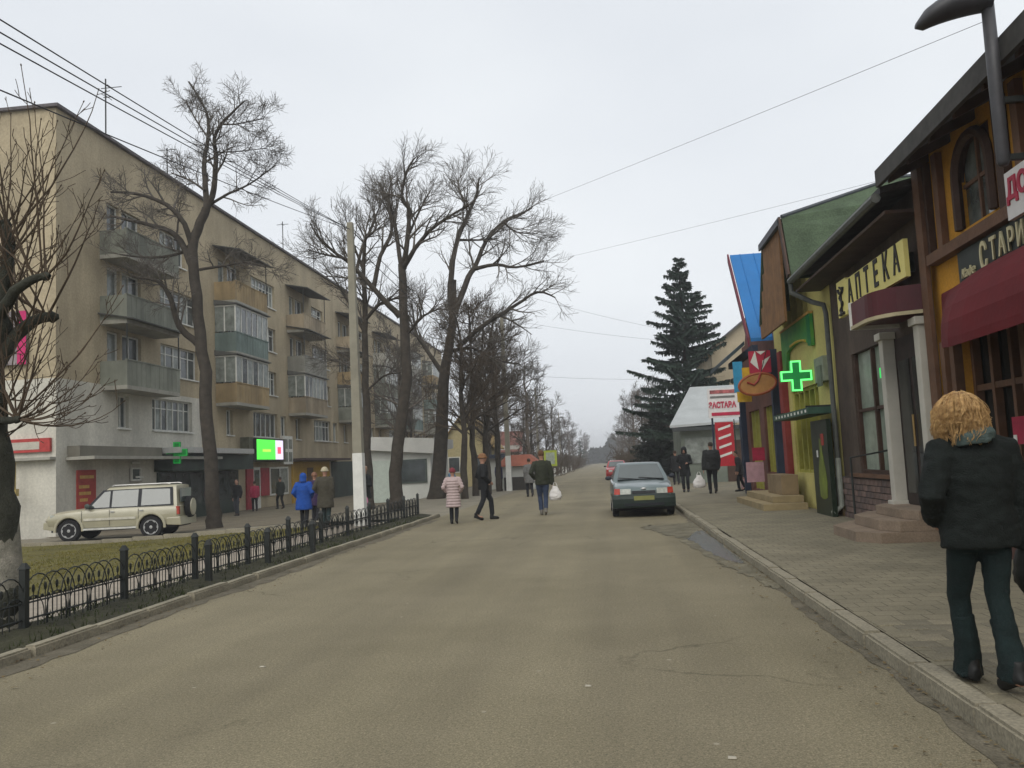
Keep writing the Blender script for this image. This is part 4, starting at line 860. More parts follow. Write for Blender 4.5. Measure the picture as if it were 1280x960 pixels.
# ------------------------------------------------------------------ FENCE
FX = -5.86
fe = empty('iron_fence', 'low black wrought iron fence of overlapping arches along the left kerb', 'fence', loc=(FX, 5, .1))
ph_ = [4.98+k*1.8 for k in range(-4, 10)]          # post positions along the fence (fence origin at y = 5)
ph_ = [p for p in ph_ if -3 < p < 21.3]
pm1 = MB().box(-.034, .034, -.034, .034, -.15, .60).hexa([(-.045, -.045, .60), (.045, -.045, .60), (.045, .045, .60), (-.045, .045, .60), (-.015, -.015, .66), (.015, -.015, .66), (.015, .015, .66), (-.015, .015, .66)]).mesh('post'); pm1.materials.append(dark_m)
def arch_mesh(w, h, r=.0078):
    pts = [(0, -w/2, -.02), (0, -w/2, h-w*.55)] + [(0, -w/2*math.cos(t), h-w*.55+w*.55*math.sin(t)) for t in np.linspace(.2, PI-.2, 9)] + [(0, w/2, h-w*.55), (0, w/2, -.02)]
    me = MB().tube(pts, r, 4).mesh('arch'); me.materials.append(dark_m); return me
big_a, small_a = arch_mesh(.46, .50), arch_mesh(.34, .29, .0068)
drop = MB().tube([(0, 0, .06), (0, 0, .34)], .0055, 4).ell((0, 0, .37), .014, .02, .045, 6, 4).ell((0, -.05, .28), .01, .028, .02, 6, 4).ell((0, .05, .28), .01, .028, .02, 6, 4).mesh('spear'); drop.materials.append(dark_m)
for p in ph_: link(pm1, 'post', None, fe, loc=(0, p, 0))
for a, b in zip(ph_, ph_[1:]):
    n_ = 9; L_ = b-a-.09
    rot = random.uniform(-.015, .015)
    for k in range(n_-1): link(big_a, 'arch', None, fe, loc=(.012 if k % 2 else -.012, a+.045+L_*(k+1)/n_, .03), rot=(rot, 0, 0))
    for k in range(n_//2+1): link(small_a, 'small_arch', None, fe, loc=(0, a+.045+L_*(k*2+.5)/n_, .03), rot=(rot, 0, 0)); 
    for k in range(n_): link(drop, 'spear', None, fe, loc=(.0, a+.045+L_*(k+.5)/n_, .02))
    MB().tube([(0, a+.035, .1), (0, b-.035, .1)], .010, 4).build('rail', dark_m, fe); MB().tube([(0, a+.035, .26), (0, b-.035, .26)], .009, 4).build('rail', dark_m, fe)
# short iron bollards standing between fence and kerb
for k, (px, py) in enumerate([(261, 727), (335, 704), (391, 690)]):
    p = at_z(px, py, .1); b = tag(MB().box(-.038, .038, -.038, .038, -.1, .5).hexa([(-.048, -.048, .5), (.048, -.048, .5), (.048, .048, .5), (-.048, .048, .5), (-.02, -.02, .57), (.02, -.02, .57), (.02, .02, .57), (-.02, .02, .57)]).build('iron_post', dark_m, None), 'short black iron post standing between the arched fence and the kerb', 'post', 'short iron posts before the fence'); b.location = (max(p.x, -5.62), p.y, .1)
# ------------------------------------------------------------------ POLES, LAMP, WIRES
def utility_pole(loc, h, label, white=2.0, arms=False, lean=0.0):
    r = empty('utility_pole', label, 'pole', loc=loc); r.rotation_euler = (0, lean, 0)
    def sq(w, z): return [(-w, -w, z), (w, -w, z), (w, w, z), (-w, w, z)]
    MB().loft([sq(.15, -.3), sq(.15, 0), sq(.085, h)]).build('shaft', M('weathered_concrete_pole', (0.24, 0.225, 0.175), 0.9, 0.2, 1.5, 0.3), r, bevel=.015)
    wt = .15-(.065*white/h)
    if white: MB().loft([sq(.154, 0.0), sq(wt+.004, white)], cap=False).build('whitewash', M('whitewash', (0.62, 0.62, 0.58), 0.9, 0.12, 3.0, 0.2), r)
    if arms:
        for z in (h-.3, h-.9): MB().box(-.9, .9, -.04, .04, z, z+.08).build('crossarm', dark_m, r)
        for z in (h-.3, h-.9):
            for x in (-.8, -.4, .4, .8): MB().lathe([(.03, z+.08), (.045, z+.14), (.03, z+.2)], (x, 0, 0), 8).build('insulator', white_p, r)
    return r
P1 = (-7.02, 24.0, gz(-7.02))
utility_pole(P1, 8.75, 'tall grey concrete pole with a whitewashed foot behind the iron fence', 2.05, lean=-.006)
pb = at_z(637, 614, -.02); utility_pole((pb.x, pb.y, -.02), 10.2, 'distant concrete pole with whitewashed foot beside the low red roofed stall', 2.0)
pt = at_y(669, 487, 95); utility_pole((pt.x, 95, -.1), pt.z+.3, 'far dark pole with two crossarms rising among the bare trees', 0, True)
pt = at_y(698, 515, 140); utility_pole((pt.x, 140, -.1), pt.z, 'farthest pole with crossarms on the left of the street', 0, True)
# street lamp on the right pavement
lm = empty('street_lamp', 'dark bracket lamp on a short mast fixed before the restaurant eave', 'street lamp', loc=(4.16, 9.05, 4.0))
lmm = M('dark_grey_lamp_metal', (0.06, 0.06, 0.065), 0.5, 0.25, 4)
MB().lathe([(.045, .3), (.06, .34), (.066, 1.2), (.062, 2.02)], (0, 0, 0), 12).build('mast', lmm, lm, smooth=True)
MB().box(.05, .74, -.03, .03, .35, .41).box(.05, .74, -.03, .03, .95, 1.01).build('wall_bracket', dark_m, lm)
hd = MB(); rings = []
for t in np.linspace(0, 1, 9):
    x = .02-.74*t; z = 2.06+.10*t-.30*t*t; w = .10+.10*math.sin(PI*min(1, t*.75+.15)); h = .08+.05*math.sin(PI*min(1, t*.8+.2))
    if t > .95: w, h = .05, .03
    rings.append([(x, w*math.cos(a), z+h*math.sin(a)) for a in np.linspace(0, 2*PI, 12, endpoint=False)])
hd.loft(rings).build('lamp_head', lmm, lm, smooth=True)
MB().ell((-.42, 0, 1.99), .2, .1, .045, 10, 6).build('lens', M('milky_lens', (0.3, 0.3, 0.28), 0.3), lm)
def wire(a, b, sag, r, label, grp):
    a, b = Vector(a), Vector(b); pts = [a.lerp(b, t)-Vector((0, 0, sag*4*t*(1-t))) for t in np.linspace(0, 1, 25)]
    return tag(MB().tube(pts, r, 5).build('overhead_wire', M('cable_black', (0.03, 0.03, 0.034), 0.7), None), label, 'wire', grp)
top = Vector((-7.07, 24.0, 8.55+gz(-7)))
def ext(px, py, y):           # from the pole top back past the camera through a seen pixel
    q = at_y(px, py, y); return top+(q-top)*1.5
for px, py in [(0, 8), (0, 24), (0, 38), (0, 96)]:
    wire(ext(px, py, 6.0), top+Vector((0, 0, -.02*px if px else 0)), .12, .0065, 'thin overhead cable running from the concrete pole back above the lawn', 'cables leading back from the concrete pole')
top2 = Vector((pb.x, pb.y, 7.2))
for dz in (0, -.35): wire(top+Vector((0, 0, dz)), top2+Vector((0, 0, dz)), .35, .012, 'overhead cable strung between the concrete pole and the next one', 'cables between the concrete poles')
for (p, q, s, yq_, r_) in [((408, 345), (1232, 26), .3, 9.2, .003), ((455, 372), (1118, 221), .3, 21.4, .004)]:      # from the apartment roof edge to the shop roofs
    wire(at_x(*p, -19.75), at_y(*q, yq_), s, r_, 'faint cable crossing high over the street to the shop roofs', 'cables crossing the street')
for (row, q) in [(364, (906, 425)), (400, (908, 430)), (468, (906, 470))]:
    wire(at_y(637, row, pb.y), at_y(*q, 57.9), .25, .006, 'faint cable crossing the street before the spruce', 'cables before the spruce')
# ------------------------------------------------------------------ TREES
bark = M('dark_wet_bark', (0.05, 0.042, 0.033), 0.95, 0.4, 5.0, 0.8, fine=0.3)
twigm = M('twig_bark', (0.1, 0.088, 0.074), 0.95, 0.3, 2.0)
redtwig = M('brown_twig_bark', (0.085, 0.065, 0.045), 0.95, 0.3, 2.0)
class Tree:
    def __init__(s, seed): s.g = {}; s.r = random.Random(seed)
    def add(s, part, pts, rad, sides):
        s.g.setdefault((part, len(pts), sides), []).append(([tuple(p) for p in pts], rad))
    def rv(s): return Vector((s.r.gauss(0, 1), s.r.gauss(0, 1), s.r.gauss(0, 1)))
    def branch(s, p, d, L, r, lev, cfg):
        n = (5, 5, 4, 3, 3)[lev]; pts = [p.copy()]; d = d.normalized(); rmin = cfg.get('rmin', .006)
        for i in range(n):
            d = (d+s.rv()*cfg['wob']+Vector((0, 0, cfg['up']*(1 if lev < 3 else .6)))).normalized(); p = p+d*(L/n); pts.append(p.copy())
        rad = [max(rmin, r*(1-.72*i/n)) for i in range(n+1)]
        s.add('crown' if lev > 0 else 'trunk', pts, rad, (8, 5, 4, 3, 3)[lev])
        s.kids(pts, rad, L, lev, cfg)
    def kids(s, pts, rad, L, lev, cfg, t0=.2):
        if lev >= cfg['max']: return
        n = len(pts)-1; nk = cfg['n'][lev]; nk = max(1, int(nk*s.r.uniform(.75, 1.25)))
        for k in range(nk):
            t = t0+(1-t0)*(k+s.r.random())/nk; f = t*n; i = min(int(f), n-1); f -= i
            q = pts[i].lerp(pts[i+1], f); d = (pts[i+1]-pts[i]).normalized(); r = rad[i]+(rad[i+1]-rad[i])*f
            perp = s.rv(); perp = (perp-d*perp.dot(d)).normalized(); a = R(s.r.uniform(*cfg['ang']))
            dd = d*math.cos(a)+perp*math.sin(a)
            if cfg.get('flat') and lev == 0: dd.z *= .6
            Lc = cfg['len'][lev]*s.r.uniform(.55, 1.2)*(1.15-.55*t)
            s.branch(q, dd, Lc, min(r*.62, .02+.022*Lc), lev+1, cfg)
    def limb(s, pts, r0, r1, cfg, kids=True, lev=0, t0=.25, sides=8):
        # resample smoothly
        P = [Vector(p) for p in pts]; out = []
        for i in range(len(P)-1):
            p0, p1, p2, p3 = P[max(i-1, 0)], P[i], P[i+1], P[min(i+2, len(P)-1)]
            for t in (0, .34, .67):
                a = .5*((2*p1)+(p2-p0)*t+(2*p0-5*p1+4*p2-p3)*t*t+(3*p1-p0-3*p2+p3)*t**3); out.append(a)
        out.append(P[-1]); n = len(out)-1
        rad = [r0+(r1-r0)*(i/n) for i in range(n+1)]
        out = [p+s.rv()*min(.025, rad[i]*.12) if 0 < i < n else p for i, p in enumerate(out)]
        s.add('trunk', out, rad, sides)
        if kids: s.kids(out, rad, (out[-1]-out[0]).length, lev, cfg, t0)
        return out, rad
    def build(s, root, mats, off):
        off = Vector(off)
        for part in ('trunk', 'crown'):
            Vs, Fs, base = [], [], 0
            for (pt, n, k), lst in s.g.items():
                if pt != part: continue
                A = np.array([q[0] for q in lst], float)-np.array(off); Rd = np.array([q[1] for q in lst], float); B = len(lst)
                T = np.gradient(A, axis=1); T /= np.linalg.norm(T, axis=2, keepdims=True)+1e-9
                ref = np.where(np.abs(T[:, :, 2:3]) < .8, np.array([0, 0, 1.0]), np.array([1.0, 0, 0])); ref = np.repeat(ref[:, :1], n, axis=1)
                U = np.cross(T, ref); U /= np.linalg.norm(U, axis=2, keepdims=True)+1e-9; W_ = np.cross(U, T)
                an = 2*PI*np.arange(k)/k
                V = A[:, :, None, :]+Rd[:, :, None, None]*(U[:, :, None, :]*np.cos(an)[None, None, :, None]+W_[:, :, None, :]*np.sin(an)[None, None, :, None])
                Vs.append(V.reshape(-1, 3)); idx = base+np.arange(B*n*k).reshape(B, n, k)
                a, b = idx[:, :-1, :], idx[:, 1:, :]; F = np.stack([a, np.roll(a, -1, 2), np.roll(b, -1, 2), b], -1).reshape(-1, 4); Fs.append(F); base += B*n*k
            if Vs: tri_mesh(part, np.concatenate(Vs), np.concatenate(Fs), mats[0] if part == 'trunk' else mats[1], root, smooth=True)
def pxl(pts, y, dy=0.0):      # a limb seen at these pixels, leaning dy metres away over its length
    n = max(1, len(pts)-1); return [at_y(a, b, y+dy*i/n) for i, (a, b) in enumerate(pts)]
def limb_tree(y, trunk, r0, r1, limbs, cfg, seed, label, group=None, mats=None, tk=False, flare=True, name='bare_tree', trim=True):
    T = Tree(seed); tp = pxl(trunk, y); tp[0].z = min(tp[0].z, gz(tp[0].x))-.15
    if flare: T.limb([tp[0]-Vector((0, 0, .1)), tp[0].lerp(tp[1], .12), tp[0].lerp(tp[1], .45)], r0*1.4, r0*.96, cfg, False)
    T.limb(tp, r0, r1, cfg, kids=tk, t0=.5)
    for (pts, ra, rb, dy) in limbs:
        if trim and pts[-1][1] < 290: pts = pts[:-1]+[tuple(p*.4+q*.6 for p, q in zip(pts[-2], pts[-1]))]
        T.limb(pxl(pts, y, dy), ra, rb, cfg, t0=.22)
    root = empty(name, label, 'tree', group, loc=tp[0]); T.build(root, mats or (bark, twigm), tp[0]); return root
cfgA = dict(max=3, n=[13, 6, 5], len=[1.45, .8, .48], wob=.10, up=.045, ang=(20, 50), rmin=.005)
cfgT = dict(max=3, n=[10, 8, 7], len=[1.25, .7, .42], wob=.14, up=.04, ang=(28, 65), rmin=.0055)
limb_tree(30.0, [(268, 655), (265, 600), (259, 520), (253, 440), (245, 370), (240, 312), (247, 288), (258, 260)], .27, .16, [
    ([(258, 262), (257, 235), (255, 205), (260, 170), (258, 140), (236, 102)], .13, .03, 1.0), ([(258, 262), (268, 235), (270, 200), (268, 172), (281, 150), (306, 126)], .13, .03, -1.0),
    ([(251, 434), (224, 407), (214, 374), (198, 352), (165, 346)], .14, .04, -1.5), ([(243, 338), (225, 300), (205, 286), (165, 276), (138, 270)], .14, .04, 1.0),
    ([(240, 308), (230, 280), (208, 256), (170, 242), (138, 240)], .12, .035, -1.2), ([(262, 256), (286, 242), (312, 230), (345, 206)], .06, .02, 1.5),
    ([(250, 337), (276, 333), (308, 328), (332, 334)], .06, .02, -1.5), ([(256, 238), (238, 226), (214, 216)], .05, .02, 1), ([(244, 300), (226, 316), (190, 322), (150, 318)], .08, .03, 1.5), ([(262, 175), (245, 150), (232, 125)], .04, .02, .5), ([(275, 155), (295, 155), (330, 148)], .04, .02, .5), ([(266, 190), (290, 190), (335, 185)], .03, .015, 1)],
    cfgT, 11, 'leaning dark bare tree with flat tufted crown beside the silver off road car', trim=False)
limb_tree(31.5, [(496, 640), (493, 590), (499, 540), (508, 470), (505, 410), (503, 365), (502, 330)], .26, .14, [
    ([(502, 335), (494, 285), (489, 262), (478, 238), (470, 222)], .09, .025, 1.5), ([(503, 330), (507, 318), (512, 266), (502, 245), (509, 213), (526, 186)], .12, .025, -.5),
    ([(505, 335), (512, 322), (537, 288), (569, 266), (606, 246)], .11, .025, -1.5), ([(500, 396), (477, 372), (446, 338), (431, 324), (402, 302), (379, 264)], .12, .025, -1.0),
    ([(466, 364), (476, 320), (490, 288), (486, 250), (490, 215)], .10, .03, 1.0), ([(446, 338), (456, 300), (470, 285), (462, 240)], .07, .02, 1.5), ([(508, 300), (525, 262), (545, 225)], .06, .02, 1),
    ([(506, 420), (530, 395), (552, 385)], .07, .02, -1), ([(431, 323), (405, 318), (385, 312)], .05, .02, 1)], cfgA, 12, 'tall bare tree with forked dark limbs behind the concrete pole')
limb_tree(33.5, [(462, 640), (459, 560), (457, 480), (456, 415), (456, 372), (454, 330), (458, 292)], .19, .06, [
    ([(456, 415), (440, 385), (425, 360), (412, 340)], .08, .02, 1), ([(456, 400), (475, 380), (490, 374), (510, 372)], .08, .02, -1), ([(455, 340), (440, 300), (430, 265)], .06, .02, 0), ([(457, 300), (470, 270), (482, 240)], .05, .02, 1), ([(457, 470), (435, 455), (410, 450)], .05, .02, 1), ([(457, 490), (480, 470), (500, 466)], .05, .02, -1)],
    cfgA, 13, 'slimmer bare tree rising close behind the forked tall tree', tk=True)
limb_tree(42.0, [(545, 626), (551, 560), (553, 500), (560, 440), (566, 395), (567, 350)], .39, .14, [
    ([(566, 394), (563, 358), (569, 309), (586, 266), (595, 245), (601, 207)], .18, .03, -1), ([(568, 392), (586, 346), (594, 333), (608, 301), (629, 277), (654, 266), (672, 256)], .17, .03, 1.5),
    ([(594, 336), (620, 331), (645, 334), (680, 326)], .11, .03, -2), ([(572, 434), (608, 404), (643, 383), (671, 365), (694, 372)], .14, .03, -1.5), ([(556, 470), (535, 440), (520, 415), (515, 380)], .14, .03, 1),
    ([(575, 300), (600, 300), (622, 298)], .07, .02, 1), ([(586, 268), (575, 240), (570, 215)], .06, .02, 1), ([(629, 277), (645, 290), (672, 292)], .06, .02, 0), ([(560, 440), (590, 435), (620, 450), (650, 455)], .1, .03, 2)],
    dict(cfgA, len=[1.9, 1.05, .6], n=[14, 6, 5], rmin=.0065), 14, 'thick trunked bare tree with limbs arching over the street')
def auto_tree(name, x, y, h, spread, seed, cfg, mats, label, group=None, r0=.2, start=.25, nl=12, up=.9, lean=(0, 0)):
    T = Tree(seed); rd = random.Random(seed); z0 = gz(x)-.15
    tr = [Vector((x+lean[0]*t*h+rd.gauss(0, .06)*t*h*.3, y+lean[1]*t*h, z0+h*t)) for t in np.linspace(0, .95, 7)]
    out, rad = T.limb(tr, r0, .03, cfg, kids=True, lev=1, t0=.4)
    for k in range(nl):
        t = start+(.95-start)*(k+rd.random())/nl; f = t*(len(out)-1); i = min(int(f), len(out)-2); p = out[i].lerp(out[i+1], f-i); a = rd.random()*2*PI
        L = spread*(1.15-.75*t)*rd.uniform(.7, 1.2); d = Vector((math.cos(a), math.sin(a), up*rd.uniform(.5, 1.3))).normalized()
        pts = [p]; dd = d.copy()
        for j in range(4): dd = (dd+T.rv()*.12+Vector((0, 0, .06))).normalized(); pts.append(pts[-1]+dd*L/4)
        T.limb(pts, rad[i]*.55, .015, cfg, t0=.15, sides=6)
    root = empty(name, label, 'tree', group, loc=(x, y, z0)); T.build(root, mats, (x, y, z0)); return root
cfgB = dict(max=3, n=[9, 5, 4], len=[1.2, .7, .42], wob=.11, up=.08, ang=(22, 55), rmin=.007)
dk = (bark, redtwig)
for k, (px, py, hh, sp) in enumerate([(577, 626, 9.6, 2.3), (591, 622, 10.5, 2.4), (607, 620, 9.8, 2.8), (622, 616, 10.6, 3.0)]):
    p = at_z(px, py, -.05); auto_tree('bare_tree', p.x, p.y+1, hh, sp, 30+k, cfgB, dk, 'straight dark trunked bare tree in the row beyond the white pavilion', 'straight trees beyond the pavilion', r0=.19, start=.3, nl=14, up=.75)
lt = auto_tree('bare_tree', -7.4, 58, 12.5, 4.2, 40, dict(cfgB, rmin=.012, len=[1.7, .9, .5]), (M('pale_bark', (0.12, 0.1, 0.08), 0.95, 0.3, 4), twigm), 'pale barked spreading bare tree beyond the row of straight trees', r0=.28, nl=14, up=.7)
def copy_tree(src, loc, sc, rz, label, group, hue=None):
    r = src.copy(); C.objects.link(r); r.location = loc; r.scale = (sc, sc, sc); r.rotation_euler = (0, 0, rz); r['label'] = label; r['group'] = group
    for ch in src.children:
        c = ch.copy(); C.objects.link(c); c.parent = r; c.matrix_parent_inverse = ch.matrix_parent_inverse.copy()
    return r
srcs = [lt, [o for o in C.objects if o.name.startswith('bare_tree') and o.get('group')][0], [o for o in C.objects if o.name.startswith('bare_tree') and o.get('group')][3]]
far = [(-6.6, 72, .85), (-9, 66, .9), (-7.4, 84, .8), (-11, 80, 1.0), (-6.9, 98, .75), (-10, 104, .9), (-7.2, 116, .8), (-7, 134, .85), (-12, 140, 1.0), (-7, 160, .8), (-7.5, 190, .85), (-9, 225, .9), (-14, 58, .95), (-16, 70, 1.0), (-13, 95, 1.0), (-7, 262, .8), (-8, 310, 1.0)]
for k, (x, y, s) in enumerate(far): copy_tree(srcs[k % 3], (x, y, gz(x)-.15), s, k*1.7, 'distant bare tree in the line along the left side of the street', 'bare trees down the left side')
farR = [(3.4, 84, .85), (4.6, 92, .95), (3.3, 108, .8), (3.2, 128, .85), (4.5, 150, .9), (3.2, 180, .8), (3.6, 215, .8), (4, 260, .9), (3.6, 310, 1.0)]
for k, (x, y, s) in enumerate(farR): copy_tree(srcs[(k+1) % 3], (x, y, 0), s, k*2.3+.5, 'distant bare tree along the right side of the street beyond the spruce', 'bare trees down the right side')
# shrubs and hedge along the left edge
def shrub(x, y, h, w, seed, label, group, mats):
    T = Tree(seed); rd = random.Random(seed); c = dict(max=2, n=[6, 5, 4], len=[.7, .4, .3], wob=.2, up=.05, ang=(20, 60), rmin=.012)
    for k in range(26):
        a = rd.random()*2*PI; q = rd.random(); d = Vector((math.cos(a)*q, math.sin(a)*q, 1.1)).normalized()
        T.branch(Vector((x+math.cos(a)*q*w*.5, y+math.sin(a)*q*w*.5, gz(x)-.05)), d, h*rd.uniform(.6, 1), .025, 0, c)
    root = empty('shrub', label, 'shrub', group, loc=(x, y, gz(x)-.05)); T.build(root, mats, (x, y, gz(x)-.05)); return root
sh = shrub(-6.4, 70, 2.2, 2.6, 61, 'bare reddish brown shrub lining the left edge of the far street', 'shrubs along the far street', (redtwig, redtwig))
for k in range(22):
    y = 63+k*6.5; copy_tree(sh, (-6.2-random.random()*1.6, y, -.05), random.uniform(.8, 1.5), k*1.3, 'bare reddish brown shrub lining the left edge of the far street', 'shrubs along the far street')
sr = copy_tree(sh, (2.9, 78, .05), 1.2, 1.0, 'bare shrub lining the pavement beyond the kiosk', 'shrubs along the far pavement')
for k in range(10): copy_tree(sh, (2.8+random.random(), 84+k*9, .05), random.uniform(.9, 1.4), k*1.1, 'bare shrub lining the pavement beyond the kiosk', 'shrubs along the far pavement')
# the pollarded tree at the left edge of the picture
T = Tree(77); cN = dict(max=2, n=[4, 2, 2], len=[.38, .18, .1], wob=.1, up=.12, ang=(25, 55), rmin=.0035)
yN = 8.3
tp = pxl([(3, 800), (0, 720), (-4, 640), (-9, 560), (-13, 500), (-14, 445), (-10, 395)], yN)
T.limb([tp[0]-Vector((0, 0, .15)), tp[0].lerp(tp[1], .3), tp[0].lerp(tp[1], .8)], .235, .19, cN, False, sides=14)
T.limb(tp, .195, .14, cN, False, sides=14)
stubs = [([(-12, 470), (15, 425), (40, 402), (66, 396)], .085, .05, .3), ([(-12, 410), (10, 375), (35, 352), (58, 345)], .07, .035, -.3), ([(-8, 400), (5, 350), (12, 310), (8, 280)], .08, .05, .2), ([(-10, 520), (8, 525), (22, 524)], .05, .03, -.4), ([(-12, 440), (-40, 400), (-70, 370)], .08, .05, .2)]
ends = []
for pts, ra, rb, dy in stubs:
    o_, r_ = T.limb(pxl(pts, yN, dy), ra, rb, cN, False); ends.append(o_)
    T.add('trunk', [o_[-1]+Vector((-.03, 0, -.01)), o_[-1], o_[-1]+(o_[-1]-o_[-2]).normalized()*.06], [rb*1.25, rb*1.35, rb*.5], 8)
rN = random.Random(5)
def shoot(p, d, L, r, up=.1, wob=.05):
    pts = [p.copy()]; d = d.normalized()
    for i in range(8):
        d = (d+T.rv()*wob+Vector((0, 0, up))).normalized(); p = p+d*L/8; pts.append(p.copy())
    rad = [max(.004, r*(1-.75*i/8)) for i in range(9)]
    T.add('crown', pts, rad, 5); T.kids(pts, rad, L, 0, cN, .2)
    T.add('crown', [pts[-1], pts[-1]+d*.015, pts[-1]+d*.03], [.003, .009, .003], 5)
for e in ends:
    for k in range(14):
        q = e[rN.randint(len(e)//3, len(e)-1)]; a = rN.uniform(-1.2, 1.0)
        shoot(q, Vector((math.sin(a)*.9+.1, rN.uniform(-.5, .5), math.cos(a)*.9)), rN.uniform(.7, 2.2), rN.uniform(.009, .016), .09)
for k in range(16):    # drooping shoots that curve up again
    q = tp[3].lerp(tp[5], rN.random()) if k % 2 else ends[3][-1]; shoot(q, Vector((1, rN.uniform(-.5, .5), rN.uniform(-.55, .3))), rN.uniform(.6, 1.15), .011, .14)
nt = empty('pollarded_tree', 'pollarded bare tree with whitewashed trunk and long shoots at the fence', 'tree', loc=tp[0]); T.build(nt, (M('mossy_bark', (0.035, 0.036, 0.026), 0.95, 0.4, 6, 0.8, fine=.3), M('brown_shoot_bark', (0.07, 0.05, 0.032), 0.9, 0.3, 3)), tp[0])
b0 = tp[0]; q_ = [(tp[0].lerp(tp[1], t)-b0) for t in (0, .3, .6, .95)]+[(tp[1].lerp(tp[2], t)-b0) for t in (.4, .8)]
MB().tube(q_, [.25, .236, .224, .214, .206, .2], 16, cap=False).build('whitewash', M('flaking_whitewash', (0.12, 0.115, 0.09), 0.95, 0.5, 7.0, 0.6, col2=(0.3, 0.28, 0.23), fine=.3), nt, smooth=True)
# ------------------------------------------------------------------ conifers
needle = M('spruce_needles', (0.03, 0.052, 0.04), 0.9, 0.4, 1.0, col2=(0.06, 0.09, 0.066))
def conifer(x, y, h, rb, seed, label, z_start=.12, nb=210, name='spruce_tree', mat=None, droop=-.12, dens=1.0):
    rd = np.random.RandomState(seed); root = empty(name, label, 'tree', loc=(x, y, 0))
    MB().tube([(0, 0, -.1), (.05, 0, h*.5), (0, 0, h)], [.22, .13, .02], 8).build('trunk', bark, root)
    Vs = []; br = MB()
    for k in range(nb):
        t = z_start+(1-z_start)*(k+.5)/nb; a = k*2.39996+rd.randn()*.4; L = rb*(1-t)**.82*(.5+.75*rd.rand())+.12
        z = h*min(.995, t+rd.randn()*.012); n = int((8+L*22)*dens); dr = droop*(1-t)*1.6+.15*t
        end = np.array([math.cos(a)*L, math.sin(a)*L, z+(dr+rd.randn()*.09)*L+.05*L*L]); st = np.array([0, 0, z])
        if L > .5: br.tube([tuple(st), tuple((st+end)/2+np.array([0, 0, -.05*L])), tuple(end)], [.03, .02, .008], 3, cap=False)
        s = rd.rand(n)**.7; mid = (st+end)/2+np.array([0, 0, -.05*L]); P = ((1-s)**2)[:, None]*st+(2*s*(1-s))[:, None]*mid+(s**2)[:, None]*end
        side = np.array([-math.sin(a), math.cos(a), 0]); out = np.array([math.cos(a), math.sin(a), 0]); sg = np.where(rd.rand(n) < .5, -1, 1)[:, None]
        l = (.22+.42*(1-s)*min(1, L/2))[:, None]*(.6+.7*rd.rand(n, 1))
        D = side*sg*(.75+.3*rd.rand(n, 1))+out*.7+np.array([0, 0, 1])*(rd.randn(n, 1)*.18-.12); D /= np.linalg.norm(D, axis=1, keepdims=True)
        W_ = np.cross(D, np.array([0, 0, 1.0])); W_ += np.array([0, 0, 1])*rd.randn(n, 1)*.5; W_ *= (.05+.035*rd.rand(n, 1))/np.linalg.norm(W_, axis=1, keepdims=True)
        for sgn in (1,):
            V = np.stack([P, P+D*l*.55+W_, P+D*l, P+D*l*.55-W_], 1); Vs.append(V.reshape(-1, 3))
            D2 = D*.55+np.array([0, 0, -.75]); V = np.stack([P+D*l*.2, P+D*l*.2+D2*l*.5+W_*.8, P+D*l*.2+D2*l*.9, P+D*l*.2+D2*l*.5-W_*.8], 1); Vs.append(V.reshape(-1, 3))
    V = np.concatenate(Vs); tri_mesh('crown', V, np.arange(len(V)).reshape(-1, 4), mat or needle, root); br.build('branches', bark, root)
    return root
conifer(5.15, 55, 14.1, 4.7, 3, 'tall dark spruce rising behind the grey roofed kiosk', z_start=.2, nb=160, droop=-.14, dens=2.0)
conifer(3.9, 66, 5.6, 2.6, 4, 'low dense dark conifer at the foot of the spruce', z_start=.03, nb=170, dens=1.0, mat=M('dark_yew', (0.016, 0.026, 0.016), 0.9, 0.4, 1.0))
conifer(6.4, 52.5, 5.0, 2.8, 5, 'bushy dark conifer behind the grey roofed kiosk', z_start=.03, nb=150, mat=MATS['dark_yew'])
conifer(3.6, 73, 4.2, 2.2, 6, 'small dark conifer beyond the low dense one', z_start=.03, nb=130, mat=MATS['dark_yew'])
conifer(-6.6, 210, 6.5, 2.0, 8, 'far small spruce at the left end of the street', z_start=.1, nb=70, dens=.6)
# ------------------------------------------------------------------ woods closing the far end of the street
V = []; rd = np.random.RandomState(2); n = 26000
X = rd.uniform(-130, 130, n); Yv = 330+rd.rand(n)*90; top_ = 6+3*np.sin(X*.06)+2.4*np.sin(X*.21+1)+1.2*np.sin(X*.7)+1.0*rd.rand(n); Z = rd.rand(n)**.8*top_
sz = .5+.6*rd.rand(n); A = rd.rand(n)*6.28
V = np.stack([np.c_[X-np.cos(A)*sz, Yv-np.sin(A)*sz, Z-.3*sz], np.c_[X+np.cos(A)*sz, Yv+np.sin(A)*sz, Z-.2*sz], np.c_[X+rd.randn(n)*.2, Yv, Z+sz]], 1).reshape(-1, 3)
tag(tri_mesh('far_wood', V, np.arange(3*n).reshape(-1, 3), M('far_winter_wood', (0.045, 0.05, 0.045), 0.95, 0.4, .05)), 'grey green mass of winter woods closing the end of the street', 'woods', kind='stuff')
